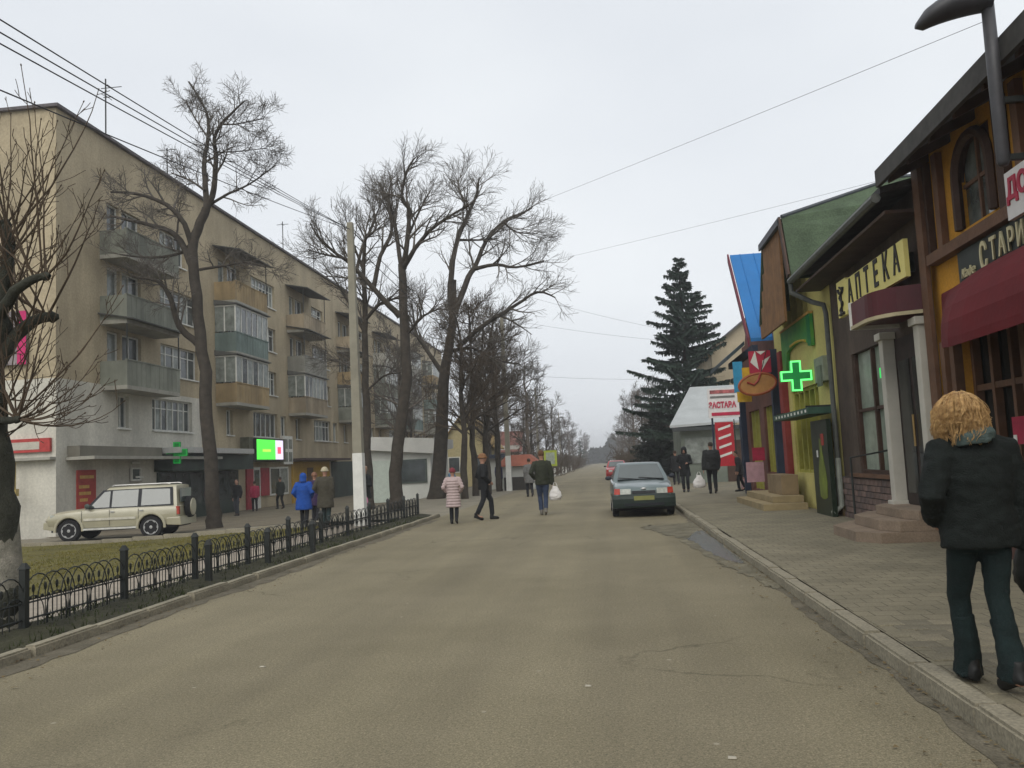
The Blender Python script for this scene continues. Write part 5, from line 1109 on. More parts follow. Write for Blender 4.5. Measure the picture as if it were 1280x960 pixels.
# ------------------------------------------------------------------ VEHICLES (local: front = +y, ground z = 0)
chrome = M('brushed_alloy', (0.45, 0.45, 0.44), 0.35, 0.15, metal=.7)
scr = M('windscreen_glass', (0.06, 0.075, 0.07), 0.06, 0.2, 1.0, spec=0.9, coat=.5)
def wheel(root, x, y, r, w, spokes=6):
    s = 1 if x > 0 else -1
    t = MB().lathe([(r*.62, -w/2), (r*.93, -w/2), (r, -w*.32), (r, w*.32), (r*.93, w/2), (r*.62, w/2)], (x, y, r), 22, 'X').build('wheel', black_rub, root, smooth=False)
    rim = MB().lathe([(r*.66, -w*.3), (r*.66, w*.52), (r*.60, w*.52), (r*.58, w*.1), (.02, w*.1)], (0, 0, 0), 20, 'X')
    for k in range(spokes):
        a = 2*PI*k/spokes; c, n = math.cos(a), math.sin(a); p = lambda u, v, q: (q, c*u-n*v, n*u+c*v)
        rim.hexa([p(.03, -.028, w*.36), p(r*.62, -.045, w*.45), p(r*.62, .045, w*.45), p(.03, .028, w*.36), p(.03, -.028, w*.46), p(r*.62, -.045, w*.51), p(r*.62, .045, w*.51), p(.03, .028, w*.46)])
    rim.lathe([(.055, w*.3), (.055, w*.5), (.03, w*.52)], (0, 0, 0), 10, 'X')
    me = rim.mesh('rim')
    if s < 0: me.transform(Matrix.Diagonal((-1, 1, 1, 1))); me.flip_normals()
    me.transform(Matrix.Translation((x, y, r))); link(me, 'rim', chrome, t)
    return t
def shell(st, nb=3):
    rings = []
    for (y, w, zb, zt, crown) in st:
        zm = zb+(zt-zb)*.55
        half = [(w*.80, zb), (w*.93, zb+.03), (w*.975, zb+.12), (w, zm), (w*.985, zt-.12), (w*.95, zt-.05), (w*.86, zt-.005), (w*.5, zt+crown*.8), (0, zt+crown)]
        rings.append([(x, y, z) for x, z in half] + [(-x, y, z) for x, z in half[-2::-1]])
    return MB().loft(rings)
def cabin(bot, topp, zb, zt, crown=.05):
    """bot/top outlines: (y_rear, y_front, half width rear, half width front)"""
    rings = []
    for f in np.linspace(0, 1, 6):
        z = zb+(zt-zb)*f; e = f**1.15
        yr, yf = bot[0]+(topp[0]-bot[0])*e, bot[1]+(topp[1]-bot[1])*f; wr, wf = bot[2]+(topp[2]-bot[2])*e, bot[3]+(topp[3]-bot[3])*e
        wm = max(wr, wf)*1.01
        rings.append([(-wr, yr, z), (-wr*.5, yr-.03, z), (wr*.5, yr-.03, z), (wr, yr, z), (wm, (yr+yf)/2, z), (wf, yf-.02, z), (wf*.5, yf+.05, z), (0, yf+.065, z), (-wf*.5, yf+.05, z), (-wf, yf-.02, z), (-wm, (yr+yf)/2, z)])
    last = rings[-1]; c = (sum(p[0] for p in last)/11, sum(p[1] for p in last)/11)
    for s, dz in ((.93, .022), (.75, crown*.8), (.4, crown)): rings.append([(c[0]+(p[0]-c[0])*s, c[1]+(p[1]-c[1])*s, zt+dz) for p in last])
    return MB().loft(rings)
def car_small(name, label, loc, rz, paint, bumper, group=None, detail=True):
    r = empty(name, label, 'car', group, loc=loc, rz=rz)
    st = [(-2.02, .70, .38, .88, .0), (-1.97, .76, .30, .95, .0), (-1.6, .80, .24, .97, .01), (-.8, .82, .2, .95, .01), (.2, .825, .2, .93, .01), (.78, .82, .2, .925, .02), (1.3, .80, .2, .86, .035), (1.75, .775, .24, .80, .035), (1.96, .74, .3, .745, .02), (2.02, .68, .36, .68, .0)]
    cut = MB()
    for y in (1.25, -1.2): cut.lathe([(.335, -1.2), (.335, 1.2)], (0, y, .29), 20, 'X')
    me = softened(booled(shell(st), cut)); link(me, 'body', paint, r)
    cb = cabin((-1.92, .80, .72, .74), (-1.35, .12, .58, .58), .90, 1.36, .04); link(softened(cb.mesh('cabin'), 50), 'cabin', paint, r)
    MB().box(-.70, .70, -1.95, 1.9, .18, .4).build('underbody', black_rub, r)
    # glazing sits just proud of the cabin faces, leaving the pillars
    ws = MB()
    def P(f, x, side='f'):
        z = .90+.46*f; e = f
        yf = .80+(.12-.80)*f; return (x, yf+.068-abs(x)**2*.12, z)
    rows = [[P(f, x*(.64-.14*f)) for x in np.linspace(-1, 1, 9)] for f in np.linspace(.1, .93, 6)]
    for a, b in zip(rows, rows[1:]):
        for j in range(8): ws.quad(Vector(a[j])+Vector((0, .012, .012)), Vector(a[j+1])+Vector((0, .012, .012)), Vector(b[j+1])+Vector((0, .012, .012)), Vector(b[j])+Vector((0, .012, .012)))
    ws.build('windscreen', scr, r, smooth=True)
    for s in (-1, 1):
        for (ya, yb2, ta, tb) in [(.0, .58, .05, .02), (-.95, -.08, -.85, -.02), (-1.62, -1.03, -1.3, -.95)]:
            zl, zh = .95, 1.31; xl, xh = .755*s, .605*s
            MB().hexa([(xl, ya if ya != .0 else .0, zl), (xl, yb2, zl), (xl-.02*s, yb2, zl), (xl-.02*s, ya, zl), (xh, ta, zh), (xh, tb if tb != .02 else .14, zh), (xh-.02*s, tb if tb != .02 else .14, zh), (xh-.02*s, ta, zh)]).build('side_window', scr, r)
        MB().ell((.86*s, .62, 1.0), .09, .045, .06, 8, 6).box(min(.74*s, .8*s), max(.74*s, .8*s), .6, .64, .98, 1.0).build('mirror', M('mirror_housing', (0.02, 0.025, 0.035), 0.5), r)
        hl = MB().hexa([(.33*s, 1.985, .60), (.60*s, 1.965, .60), (.60*s, 1.90, .60), (.33*s, 1.90, .60), (.33*s, 1.965, .735), (.60*s, 1.945, .735), (.60*s, 1.88, .735), (.33*s, 1.88, .735)])
        hl.v = [(x, y+.085, z) for x, y, z in hl.v]; hl.build('headlight', M('clear_lamp', (0.42, 0.44, 0.4), 0.15, 0.25, 12, spec=.7), r)
        tl = MB().hexa([(.605*s, 2.045, .60), (.755*s, 1.98, .60), (.755*s, 1.86, .60), (.605*s, 1.9, .60), (.605*s, 2.025, .745), (.745*s, 1.96, .745), (.745*s, 1.84, .745), (.605*s, 1.9, .745)]); tl.build('indicator', M('red_orange_lamp', (0.4, 0.05, 0.03), 0.25, 0.2, spec=.6), r)
        MB().box(min(.45*s, .72*s), max(.45*s, .72*s), -2.06, -2.0, .66, .84).build('tail_light', M('red_orange_lamp'), r)
    MB().hexa([(-.30, 2.05, .61), (.30, 2.05, .61), (.30, 1.95, .61), (-.30, 1.95, .61), (-.29, 2.035, .68), (.29, 2.035, .68), (.29, 1.95, .68), (-.29, 1.95, .68)]).build('grille', M('grille_black', (0.008, 0.01, 0.014), 0.5), r)
    MB().ell((0, 2.02, .73), .07, .012, .025, 8, 6).build('badge', chrome, r)
    bp = MB(); rings = []
    for x in np.linspace(-1, 1, 13):
        b = 2.115-.09*abs(x)**3; q = .80*x
        rings.append([(q, b-.20, .24), (q, b-.02, .26), (q, b, .36), (q, b+.005, .48), (q, b-.03, .57), (q, b-.22, .58)])
    bp.loft(rings).build('bumper', bumper, r)
    MB().box(-.5, .5, 2.095, 2.115, .30, .37).build('air_intake', M('grille_black'), r)
    rb = MB(); rings = []
    for x in np.linspace(-1, 1, 13):
        b = -2.12+.12*abs(x)**3; q = .79*x; rings.append([(q, b+.2, .26), (q, b, .3), (q, b, .5), (q, b+.2, .58)])
    rb.loft(rings).build('bumper', bumper, r)
    pt_ = MB().box(-.26, .26, 2.108, 2.122, .44, .55).build('number_plate', M('yellow_plate', (0.2, 0.2, 0.07), 0.5, 0.15, 6), r)
    if detail:
        w2 = MB()
        for x0 in (-.5, .05): w2.tube([(x0, .88, .945), (x0+.55, .80, 1.0)], .012, 5)
        w2.build('wiper', black_rub, r)
        MB().hexa([(-.62, .86, .915), (.62, .86, .915), (.62, .95, .925), (-.62, .95, .925), (-.62, .86, .935), (.62, .86, .935), (.62, .95, .94), (-.62, .95, .94)]).build('cowl', M('grille_black'), r)
    for y in (1.25, -1.2):
        for s in (-1, 1): wheel(r, .72*s, y, .285, .17, 5)
    return r
carpaint = M('grey_blue_metallic', (0.085, 0.118, 0.118), 0.3, 0.08, 2, spec=0.6, coat=.6)
cp = (at_z(762, 646)+at_z(843, 646))/2
car_small('parked_car', 'grey blue hatchback parked facing the viewer at the right kerb', (.83, 24.6, 0), PI+.015, carpaint, M('dark_green_plastic', (0.016, 0.026, 0.022), 0.55, 0.2))
rc = at_z(761, 599); car_small('red_car', 'small red car far down the street driving towards the viewer', (.6, 66, 0), PI, M('red_paint', (0.38, 0.02, 0.025), 0.3, 0.1, coat=.5), M('red_bumper', (0.25, 0.02, 0.02), 0.5), detail=False)
car_small('pale_car', 'pale car far down the street beyond the red car', (.9, 120, 0), PI, M('pale_paint', (0.42, 0.42, 0.36), 0.3, 0.1, coat=.5), M('grey_bumper', (0.1, 0.1, 0.1), 0.5), detail=False)
def off_roader(loc, rz):
    paint = M('silver_beige_metallic', (0.36, 0.335, 0.235), 0.32, 0.08, 2, spec=0.6, coat=.5); clad = M('black_cladding', (0.02, 0.02, 0.02), 0.6)
    r = empty('off_road_car', 'silver beige five door off road car with a rear mounted spare wheel', 'car', loc=loc, rz=rz)
    st = [(-2.25, .80, .55, 1.05, 0), (-2.18, .88, .48, 1.10, 0), (-1.4, .925, .42, 1.12, .01), (0, .93, .42, 1.10, .01), (.95, .925, .42, 1.09, .02), (1.35, .92, .44, 1.06, .05), (1.9, .90, .5, 1.0, .05), (2.2, .86, .55, .94, .03), (2.32, .74, .62, .84, 0)]
    cut = MB()
    for y in (1.45, -1.33): cut.lathe([(.46, -1.3), (.46, 1.3)], (0, y, .40), 22, 'X')
    link(softened(booled(shell(st), cut)), 'body', paint, r)
    link(softened(cabin((-2.2, .98, .84, .86), (-2.12, .22, .66, .66), 1.06, 1.78, .05).mesh('cabin'), 50), 'cabin', paint, r)
    MB().box(-.78, .78, -2.15, 2.1, .34, .6).build('underbody', clad, r)
    bar = M('grille_black')
    for s in (-1, 1):
        X = lambda z: (.872-(z-1.06)/.72*.175)*s
        for nm, q in [('side_window', [(.10, 1.13), (.78, 1.13), (.30, 1.66), (.10, 1.68)]), ('side_window', [(-.86, 1.13), (.02, 1.13), (.02, 1.69), (-.86, 1.70)]), ('side_window', [(-1.98, 1.15), (-.98, 1.14), (-.98, 1.70), (-1.93, 1.68)])]:
            MB().prism([(X(z), y, z) for y, z in q], (.012*s, 0, 0)).build(nm, scr, r)
        MB().prism([(X(z)-.004*s, y, z) for y, z in [(.92, 1.09), (.36, 1.72), (-2.02, 1.74), (-2.08, 1.10)]], (.006*s, 0, 0)).build('window_surround', bar, r)
        MB().tube([(.61*s, .1, 1.84), (.61*s, .0, 1.87), (.61*s, -1.8, 1.87), (.61*s, -1.9, 1.84)], .02, 6).build('roof_rail', chrome, r)
        MB().box(min(.88*s, .98*s), max(.88*s, .98*s), -.85, .95, .38, .44).build('side_step', M('pale_step', (0.5, 0.5, 0.46), 0.5), r)
        MB().box(min(.925*s, .945*s), max(.925*s, .945*s), -.82, .95, .70, .78).build('side_moulding', M('silver_light', (0.5, 0.48, 0.4), 0.4), r)
        for y in (1.45, -1.33):
            MB().tube([(.925*s, y+.47*math.cos(t), .40+.47*math.sin(t)) for t in np.linspace(-.1, PI+.1, 14)], [(.05, .035)]*14, 6).build('wheel_arch', paint, r)
            wheel(r, .80*s, y, .385, .25, 6)
        MB().ell((1.02*s, .78, 1.2), .07, .10, .09, 8, 6).build('mirror', M('mirror_green', (0.06, 0.08, 0.07), 0.4), r)
        for y in (.06, -.92): MB().box(min(.93*s, .95*s), max(.93*s, .95*s), y-.16, y-.02, .96, .99).build('door_handle', chrome, r)
        for y in (.06, -.92, 1.0): MB().box(min(.924*s, .932*s), max(.924*s, .932*s), y+.01, y+.02, .5, 1.06).build('door_gap', bar, r)
        MB().hexa([(.70*s, 2.26, .78), (.86*s, 2.12, .78), (.86*s, 1.98, .78), (.70*s, 2.0, .78), (.70*s, 2.22, .93), (.86*s, 2.08, .95), (.86*s, 1.95, .95), (.70*s, 2.0, .95)]).build('headlight', M('clear_lamp'), r)
        MB().box(min(.72*s, .86*s), max(.72*s, .86*s), -2.26, -2.17, .78, 1.06).build('tail_light', M('red_orange_lamp'), r)
    MB().hexa([(-.82, 2.0, .40), (.82, 2.0, .40), (.70, 2.42, .46), (-.70, 2.42, .46), (-.84, 2.0, .72), (.84, 2.0, .72), (.72, 2.40, .70), (-.72, 2.40, .70)]).build('bumper', paint, r, bevel=.03)
    MB().hexa([(-.86, -2.34, .40), (.86, -2.34, .40), (.9, -1.85, .44), (-.9, -1.85, .44), (-.88, -2.32, .70), (.88, -2.32, .70), (.92, -1.85, .68), (-.92, -1.85, .68)]).build('bumper', paint, r, bevel=.03)
    MB().box(-.5, .5, 2.24, 2.34, .72, .9).build('grille', bar, r)
    ws = MB()
    for a, b in zip(np.linspace(.1, .9, 5), np.linspace(.1, .9, 5)[1:]):
        f = lambda t, x: (x*(.78-.16*t), .98+(.22-.98)*t+.06-.05*x*x, 1.06+.72*t+.02)
        for x0, x1 in zip(np.linspace(-1, 1, 7), np.linspace(-1, 1, 7)[1:]): ws.quad(f(a, x0), f(a, x1), f(b, x1), f(b, x0))
    ws.build('windscreen', scr, r, smooth=True)
    MB().box(-.6, .6, -2.27, -2.235, 1.2, 1.68).build('rear_window', scr, r)
    sp = MB().lathe([(.36, -2.46), (.38, -2.40), (.38, -2.28), (.3, -2.262)], (0.05, 0, 1.0), 22, 'Y').build('spare_wheel', black_rub, r)
    MB().lathe([(.30, -2.49), (.31, -2.44), (.2, -2.463)], (.05, 0, 1.0), 18, 'Y').build('spare_cover', paint, sp)
    return r
sx = (at_y(72, 640, 27.2).x+at_y(238, 640, 28.3).x)/2
off_roader((sx, 27.6, gz(sx)+.02), R(99)).scale = (.94, .94, .94)
# ------------------------------------------------------------------ PEOPLE (local: facing +y, 1.75 m tall, then scaled)
from mathutils import noise as mnoise
skin = M('skin', (0.36, 0.2, 0.14), 0.6, 0.1, 8)
def fab(name, c, var=.25): return M('cloth_'+name, c, 0.9, var, 14, 0.5)
def wrinkle(me, amp, freq=9.0, seed=0.0):
    me.update(); N = [v.normal.copy() for v in me.vertices]
    for v, n in zip(me.vertices, N):
        p = v.co; q = mnoise.noise(Vector((p.x*freq+seed, p.y*freq, p.z*freq*1.9)))+.5*mnoise.noise(Vector((p.x*freq*2.3, p.y*freq*2.3+seed, p.z*freq*3.5)))
        v.co = p+n*(amp*q)
ARMS = {'hang': ((.045, -.05, -.29), (.03, .03, -.56)), 'swing_f': ((.04, .08, -.28), (.02, .24, -.50)), 'swing_b': ((.05, -.14, -.26), (.05, -.16, -.53)), 'pocket': ((.12, -.08, -.27), (.02, .12, -.42)), 'hold': ((.07, -.02, -.29), (-.06, .24, -.30)), 'carry': ((.07, -.02, -.30), (.09, .02, -.60))}
def person(label, loc, rz, H, coat, trous, hair='short', haircol=(0.05, 0.035, 0.025), hem=.80, bulk=1.0, stride=.14, armL='hang', armR='hang', lean=0.0, shoes=(0.015, 0.015, 0.015), voxel=.017, hood=None, group=None, cross_legs=0.0, skirt=False, head_yaw=0.0, wr=.010, boots=False, name='person', quilt=False, hdx=0.0, slim=1.0):
    r = empty(name, label, 'person', group, loc=loc, rz=rz); r.scale = (H/1.75,)*3
    sw, hw = .185*(.95+.05*bulk), .095
    ln = lambda p: Vector((p[0], p[1]+lean*(max(0, p[2]-.9)), p[2]))
    legs = []
    for s, st in ((-1, stride), (1, -stride)):
        hip = Vector((hw*s, 0, .92)); ank = Vector((s*(.085-cross_legs), st, .09+(.05 if st < -.05 else 0))); kn = hip.lerp(ank, .5)+Vector((0, .05+(.05 if st > 0.05 else .03), .01)); legs.append((s, hip, kn, ank, st))
    arms = []
    for s, pose in ((-1, armL), (1, armR)):
        sh = ln((sw*s, 0, 1.42)); e, w = ARMS[pose]; el = sh+Vector((e[0]*s, e[1], e[2])); wr_ = sh+Vector((w[0]*s, w[1], w[2])); arms.append((s, sh, el, wr_))
    # --- body: one continuous skin surface
    b = MB(); hd = ln((hdx, .015, 1.635)); cy, sy = math.cos(head_yaw), math.sin(head_yaw)
    b.tube([ln((0, 0, z)) for z in (.86, .95, 1.1, 1.25, 1.38, 1.45)], [(.09, .13), (.10, .155), (.09, .13), (.10, .155), (.085, .16), (.05, .09)], 14)
    b.tube([ln((0, -.01, 1.42)), ln((0, .0, 1.5)), ln((hdx*.7, .01, 1.57))], [.062, .055, .055], 10)
    b.tube([hd+Vector((0, 0, z)) for z in (-.115, -.09, -.04, .02, .07, .105, .12)], [(.045, .04), (.078, .058), (.094, .072), (.1, .078), (.09, .07), (.055, .045), (.015, .012)], 14)
    b.ell(hd+Vector((-sy*.1, cy*.1, -.015)), .014, .02, .024, 6, 5)
    for s in (-1, 1): b.ell(hd+Vector((s*.078*cy, s*.078*sy, -.005)), .012, .02, .032, 6, 5)
    for s, sh, el, w in arms:
        b.tube([sh+Vector((-.05*s, 0, 0)), sh, sh.lerp(el, .5), el, el.lerp(w, .5), w], [.05, .052, .046, .038, .035, .026], 10)
        d = (w-el).normalized(); side = Vector((0, 1, 0)) if abs(d.y) < .8 else Vector((0, 0, 1)); side = (side-d*side.dot(d)).normalized(); nrm = d.cross(side)
        b.tube([w, w+d*.045, w+d*.09], [(.022, .022), (.038, .02) , (.036, .017)], 8)
        for k, (o, l) in enumerate([(-.03, .062), (-.01, .075), (.011, .072), (.03, .055)]):
            q = w+d*.085+side*o; b.tube([q, q+d*l*.5-nrm*s*.004, q+d*l-nrm*s*.018], [.0095, .009, .007], 6)
        q = w+d*.03+side*.028; b.tube([q, q+side*.02+d*.025, q+side*.024+d*.055], [.011, .0105, .008], 6)
    for s, hip, kn, ank, st in legs:
        b.tube([hip, hip.lerp(kn, .4), kn, kn.lerp(ank, .35), ank], [.088, .078, .055, .054, .038], 10)
        b.tube([ank+Vector((0, -.05, -.04)), ank+Vector((0, .05, -.05)), ank+Vector((0, .16, -.06))], [.038, .04, .03], 8)
    link(remesh(b, voxel*.8, 3), 'body', skin, r, smooth=True)
    for s in (-1, 1): MB().ell(hd+Vector((s*.032*cy-sy*.09, cy*.088+s*.032*sy, .012)), .011, .008, .008, 6, 4).build('eye', M('eye_dark', (0.02, 0.015, 0.012), 0.3), r)
    MB().ell(hd+Vector((-sy*.093, cy*.093, -.06)), .024, .008, .007, 8, 4).build('mouth', M('lips', (0.25, 0.09, 0.08), 0.6), r)
    # --- trousers
    t = MB()
    t.tube([ln((0, 0, z)) for z in (.80, .88, .96, 1.02)], [(.10, .145), (.118, .165), (.112, .155), (.105, .145)], 14)
    for s, hip, kn, ank, st in legs:
        t.tube([hip+Vector((0, 0, .03)), hip.lerp(kn, .4), kn, kn.lerp(ank, .45), ank.lerp(kn, .08)], [q*slim for q in (.102, .092, .07, .068, .062 if not boots else .05)], 12)
    me = remesh(t, voxel, 3); wrinkle(me, wr*.5, 8, 3.3); link(me, 'trousers', trous, r, smooth=True)
    # --- shoes
    for s, hip, kn, ank, st in legs:
        sh_ = MB(); f = ank.copy(); tilt = .05 if st < -.05 else 0
        sh_.tube([f+Vector((0, -.07, -.045+tilt*.6)), f+Vector((0, -.04, -.04+tilt*.3)), f+Vector((0, .05, -.045-tilt*.3)), f+Vector((0, .14, -.058-tilt*.8)), f+Vector((0, .185, -.064-tilt))], [(.03, .045), (.04, .048), (.042, .046), (.03, .048), (.018, .03)], 10)
        sh_.tube([f+Vector((0, -.025, -.06)), f+Vector((0, -.01, .06 if not boots else .24))], [.05, .052 if not boots else .066], 10)
        link(remesh(sh_, .012, 2), 'shoe', M('shoe_%d' % int(shoes[0]*1000+shoes[2]*100), shoes, 0.5, 0.2), r, smooth=True)
    # --- coat with sleeves, collar and hem
    c = MB(); k = bulk; zz = [hem, hem+.06, max(hem+.08, .96), 1.08, 1.25, 1.38, 1.45, 1.49]
    fl = .03 if hem < .75 else 0.0
    rr_ = [(.125*k+fl, .185*k+fl), (.13*k+fl, .19*k+fl), (.13*k, .185*k), (.125*k, .17*k), (.135*k, .195*k), (.115*k, .20*k), (.085, .13), (.068, .075)]
    c.tube([ln((0, 0, z)) for z in zz], rr_, 18)
    for s, sh, el, w in arms:
        c.tube([sh+Vector((-.07*s, 0, .0)), sh+Vector((0, 0, -.01)), sh.lerp(el, .5), el, el.lerp(w, .5), w+(w-el).normalized()*.01], [.07*k, .078*k, .068*k, .062*k, .056*k, .050*k], 12)
    if hood: c.tube([ln((0, -.02, 1.44)), ln((0, -.03, 1.50)), ln((0, -.035, 1.555))], [(.09, .11), (.095, .115), (.07, .095)], 12)
    me = remesh(c, voxel, 3)
    if quilt:
        for v in me.vertices: 
            if v.co.z < 1.4: n_ = v.co.copy(); n_.z = 0; v.co += n_.normalized()*(.012*math.sin(v.co.z*70))
    wrinkle(me, wr, 9, 1.1); co = link(me, 'coat', coat, r, smooth=True)
    # --- hair / hats
    hm = M('hair_%d_%d' % (int(haircol[0]*999), int(haircol[2]*999)), haircol, 0.75, 0.4, 40, 0.6)
    if hair in ('short', 'bald_cap'):
        h = MB(); h.ell(hd+Vector((sy*.018, -.018*cy, .035)), .085, .104, .098, 14, 10)
        me = remesh(h, .013, 1); wrinkle(me, .006, 30); link(me, 'hair', hm, r, smooth=True)
    elif hair == 'long':
        h = MB(); h.ell(hd+Vector((0, -.02, .03)), .092, .112, .105, 14, 10); h.tube([hd+Vector((0, -.05, .03)), hd+Vector((0, -.06, -.1)), hd+Vector((0, -.06, -.2))], [(.07, .085), (.06, .09), (.03, .07)], 12)
        me = remesh(h, .013, 1); wrinkle(me, .008, 25); link(me, 'hair', hm, r, smooth=True)
    elif hair == 'hat':
        h = MB(); h.ell(hd+Vector((0, -.012, .05)), .1, .118, .092, 14, 10); h.tube([hd+Vector((.1*math.cos(a), -.008+.118*math.sin(a), .018)) for a in np.linspace(0, 2*PI, 16, endpoint=False)], .02, 6, closed=True)
        link(remesh(h, .012, 2), 'hat', hm, r, smooth=True)
    elif hair == 'hood':
        h = MB(); h.ell(hd+Vector((0, -.02, .02)), .115, .125, .135, 14, 10); h.tube([hd+Vector((0, -.05, -.02)), hd+Vector((0, -.05, -.14))], [(.09, .11), (.1, .12)], 12)
        h2 = remesh(h, .014, 2); wrinkle(h2, .006, 14); link(h2, 'hood', coat, r, smooth=True)
    return r
def bag(label, loc, w, d, h, mat, name='carrier_bag', limp=.02, rz=0):
    root = empty(name, label, 'bag', loc=loc, rz=rz)
    m = MB(); rings = []
    for t in np.linspace(0, 1, 7):
        kk = [.72, .98, 1.0, .92, .74, .5, .3][int(round(t*6))]
        rings.append([(w/2*kk*math.cos(a)*(1.1 if abs(math.cos(a)) > .7 else 1), d/2*kk*math.sin(a), h*t) for a in np.linspace(0, 2*PI, 14, endpoint=False)])
    m.loft(rings); me = m.mesh('sack'); 
    bm = bmesh.new(); bm.from_mesh(me); bmesh.ops.subdivide_edges(bm, edges=bm.edges, cuts=2, use_grid_fill=True); bm.to_mesh(me); bm.free()
    wrinkle(me, limp, 12); link(me, 'sack', mat, root, smooth=True)
    for s in (-1, 1): MB().tube([(-w*.2, s*d*.12, h*.96), (-w*.08, s*d*.03, h*1.25), (w*.08, s*d*.03, h*1.25), (w*.2, s*d*.12, h*.96)], .009, 5).build('handle', mat, root)
    return root
blackc = fab('black', (0.012, 0.013, 0.014)); darkt = fab('dark_trousers', (0.016, 0.017, 0.02)); jean = fab('blue_jeans', (0.035, 0.05, 0.09))
G = lambda px, py, z=0.0: at_z(px, py, z)
# woman in pale quilted coat
p = G(568, 655); person('person in a long pale pink quilted coat and dark red hat on the road', p, .05, 1.47, fab('pale_pink_quilt', (0.42, 0.33, 0.32), .12), darkt, 'hat', (0.18, 0.03, 0.04), hem=.52, bulk=1.12, stride=.07, armL='pocket', armR='pocket', quilt=True, wr=.004)
p = G(606, 650); person('person in a black jacket and cap striding across the road', p, -1.15, 1.83, blackc, darkt, 'hat', (0.22, 0.11, 0.05), hem=.80, bulk=1.08, stride=.24, armL='pocket', armR='pocket')
p = G(680, 644); person('person in a dark green jacket and blue jeans with a white carrier bag', p, .1, 1.86, fab('dark_olive', (0.028, 0.032, 0.02)), jean, 'short', (0.12, 0.06, 0.03), hem=.82, bulk=1.05, stride=.10, armL='pocket', armR='carry', shoes=(0.14, 0.13, 0.11), cross_legs=.03)
q = G(694, 640); bag('white carrier bag held by the person in blue jeans', (p.x+.36, p.y, .42), .34, .22, .40, M('white_plastic', (0.6, 0.58, 0.56), 0.5, 0.08, 6))
p = G(663, 621); person('person in a grey coat walking beyond the one in blue jeans', p, .3, 1.72, fab('mid_grey', (0.13, 0.13, 0.125)), darkt, 'short', hem=.62, bulk=1.1, stride=.12)
# group behind the fence
z = gz(-8.6)
p = at_y(379, 600, 25.0); person('person in a bright blue hooded coat walking behind the fence', (p.x, 25.0, gz(p.x)), .1, 1.62, fab('bright_blue', (0.012, 0.065, 0.30), .15), darkt, 'hood', hem=.60, bulk=1.28, armL='pocket', armR='pocket', stride=.1)
p = at_y(406, 600, 24.6); person('person in a brown coat and cream knitted hat behind the fence', (p.x, 24.6, gz(p.x)), 0, 1.74, fab('dull_brown', (0.055, 0.05, 0.036)), fab('dark_teal', (0.02, 0.035, 0.035)), 'hat', (0.45, 0.40, 0.28), hem=.58, bulk=1.2, armL='pocket', armR='hang', stride=.08)
p = at_y(393, 600, 27.5); person('person in a dark purple coat half hidden between two walkers behind the fence', (p.x, 27.5, gz(p.x)), .1, 1.66, fab('dark_purple', (0.035, 0.02, 0.06)), darkt, 'hat', (0.2, 0.1, 0.06), hem=.62, bulk=1.15)
p = at_y(456, 600, 27.0); person('person in a black coat standing behind the whitewashed pole', (p.x, 27.0, gz(p.x)), PI*.8, 1.72, blackc, darkt, 'short', (0.3, 0.2, 0.14), hem=.7, bulk=1.15, armL='hold', armR='hang', stride=.05)
bag('pink and white patterned bag held behind the whitewashed pole', (at_y(453, 630, 26.6).x, 26.6, gz(-7)+.42), .36, .2, .48, M('pink_white_print', (0.5, 0.06, 0.22), 0.5, 0.5, 7, col2=(0.6, 0.5, 0.55)))
p = at_y(296, 600, 40); person('person in black standing before the dark green shop front', (p.x, 40, gz(p.x)), PI*.9, 1.75, blackc, fab('grey_blue_trousers', (0.04, 0.045, 0.055)), 'short', hem=.8, stride=.05)
p = at_y(350, 600, 46); person('person in a dark jacket by the shop with red doors', (p.x, 46, gz(p.x)), 1.0, 1.76, fab('dark_grey_green', (0.03, 0.035, 0.03)), darkt, 'short', hem=.72)
p = at_y(318, 600, 44); person('person in a pinkish red jacket at the red shop door', (p.x, 44, gz(p.x)), .5, 1.6, fab('pink_red', (0.32, 0.03, 0.07)), darkt, 'short', hem=.8)
p = G(625, 612, -.03); person('person in a dark blue jacket far off beside the whitewashed pole foot', p, .2, 1.68, fab('navy_blue', (0.025, 0.03, 0.10)), darkt, 'short', hem=.7, bulk=1.15)
p = G(549, 640, -.05); person('person in a light blue jacket by the thick trunked tree', (p.x-.6, p.y+6, -.05), 1.2, 1.55, fab('light_blue', (0.10, 0.18, 0.26)), jean, 'short', hem=.8)
# on the right pavement
p = G(858, 615, .105); person('person in a black coat and hood on the right pavement holding a phone', p, PI*.95, 1.74, blackc, darkt, 'hood', hem=.62, bulk=1.02, stride=.04, armL='hold', armR='pocket')
p = G(892, 617, .105); person('person in a bulky dark jacket on the right pavement with a white bag', p, .05, 1.86, fab('charcoal', (0.022, 0.024, 0.024)), darkt, 'short', (0.05, 0.04, 0.03), hem=.80, bulk=1.35, stride=.06, armL='carry', armR='hang')
bag('white carrier bag beside the person in the bulky dark jacket', (p.x-.48, p.y, .33), .42, .24, .46, M('white_plastic'))
p = G(928, 614, .105); person('stooping person in dark clothes by the pale pink price board', p, 1.6, 1.5, fab('dark_grey', (0.035, 0.035, 0.037)), darkt, 'short', hem=.7, bulk=1.15, lean=.25)
p = G(846, 606, .105); person('person in dark clothes beyond the hooded one on the right pavement', (p.x, p.y, .105), .1, 1.68, blackc, darkt, 'short', hem=.66, bulk=1.1)
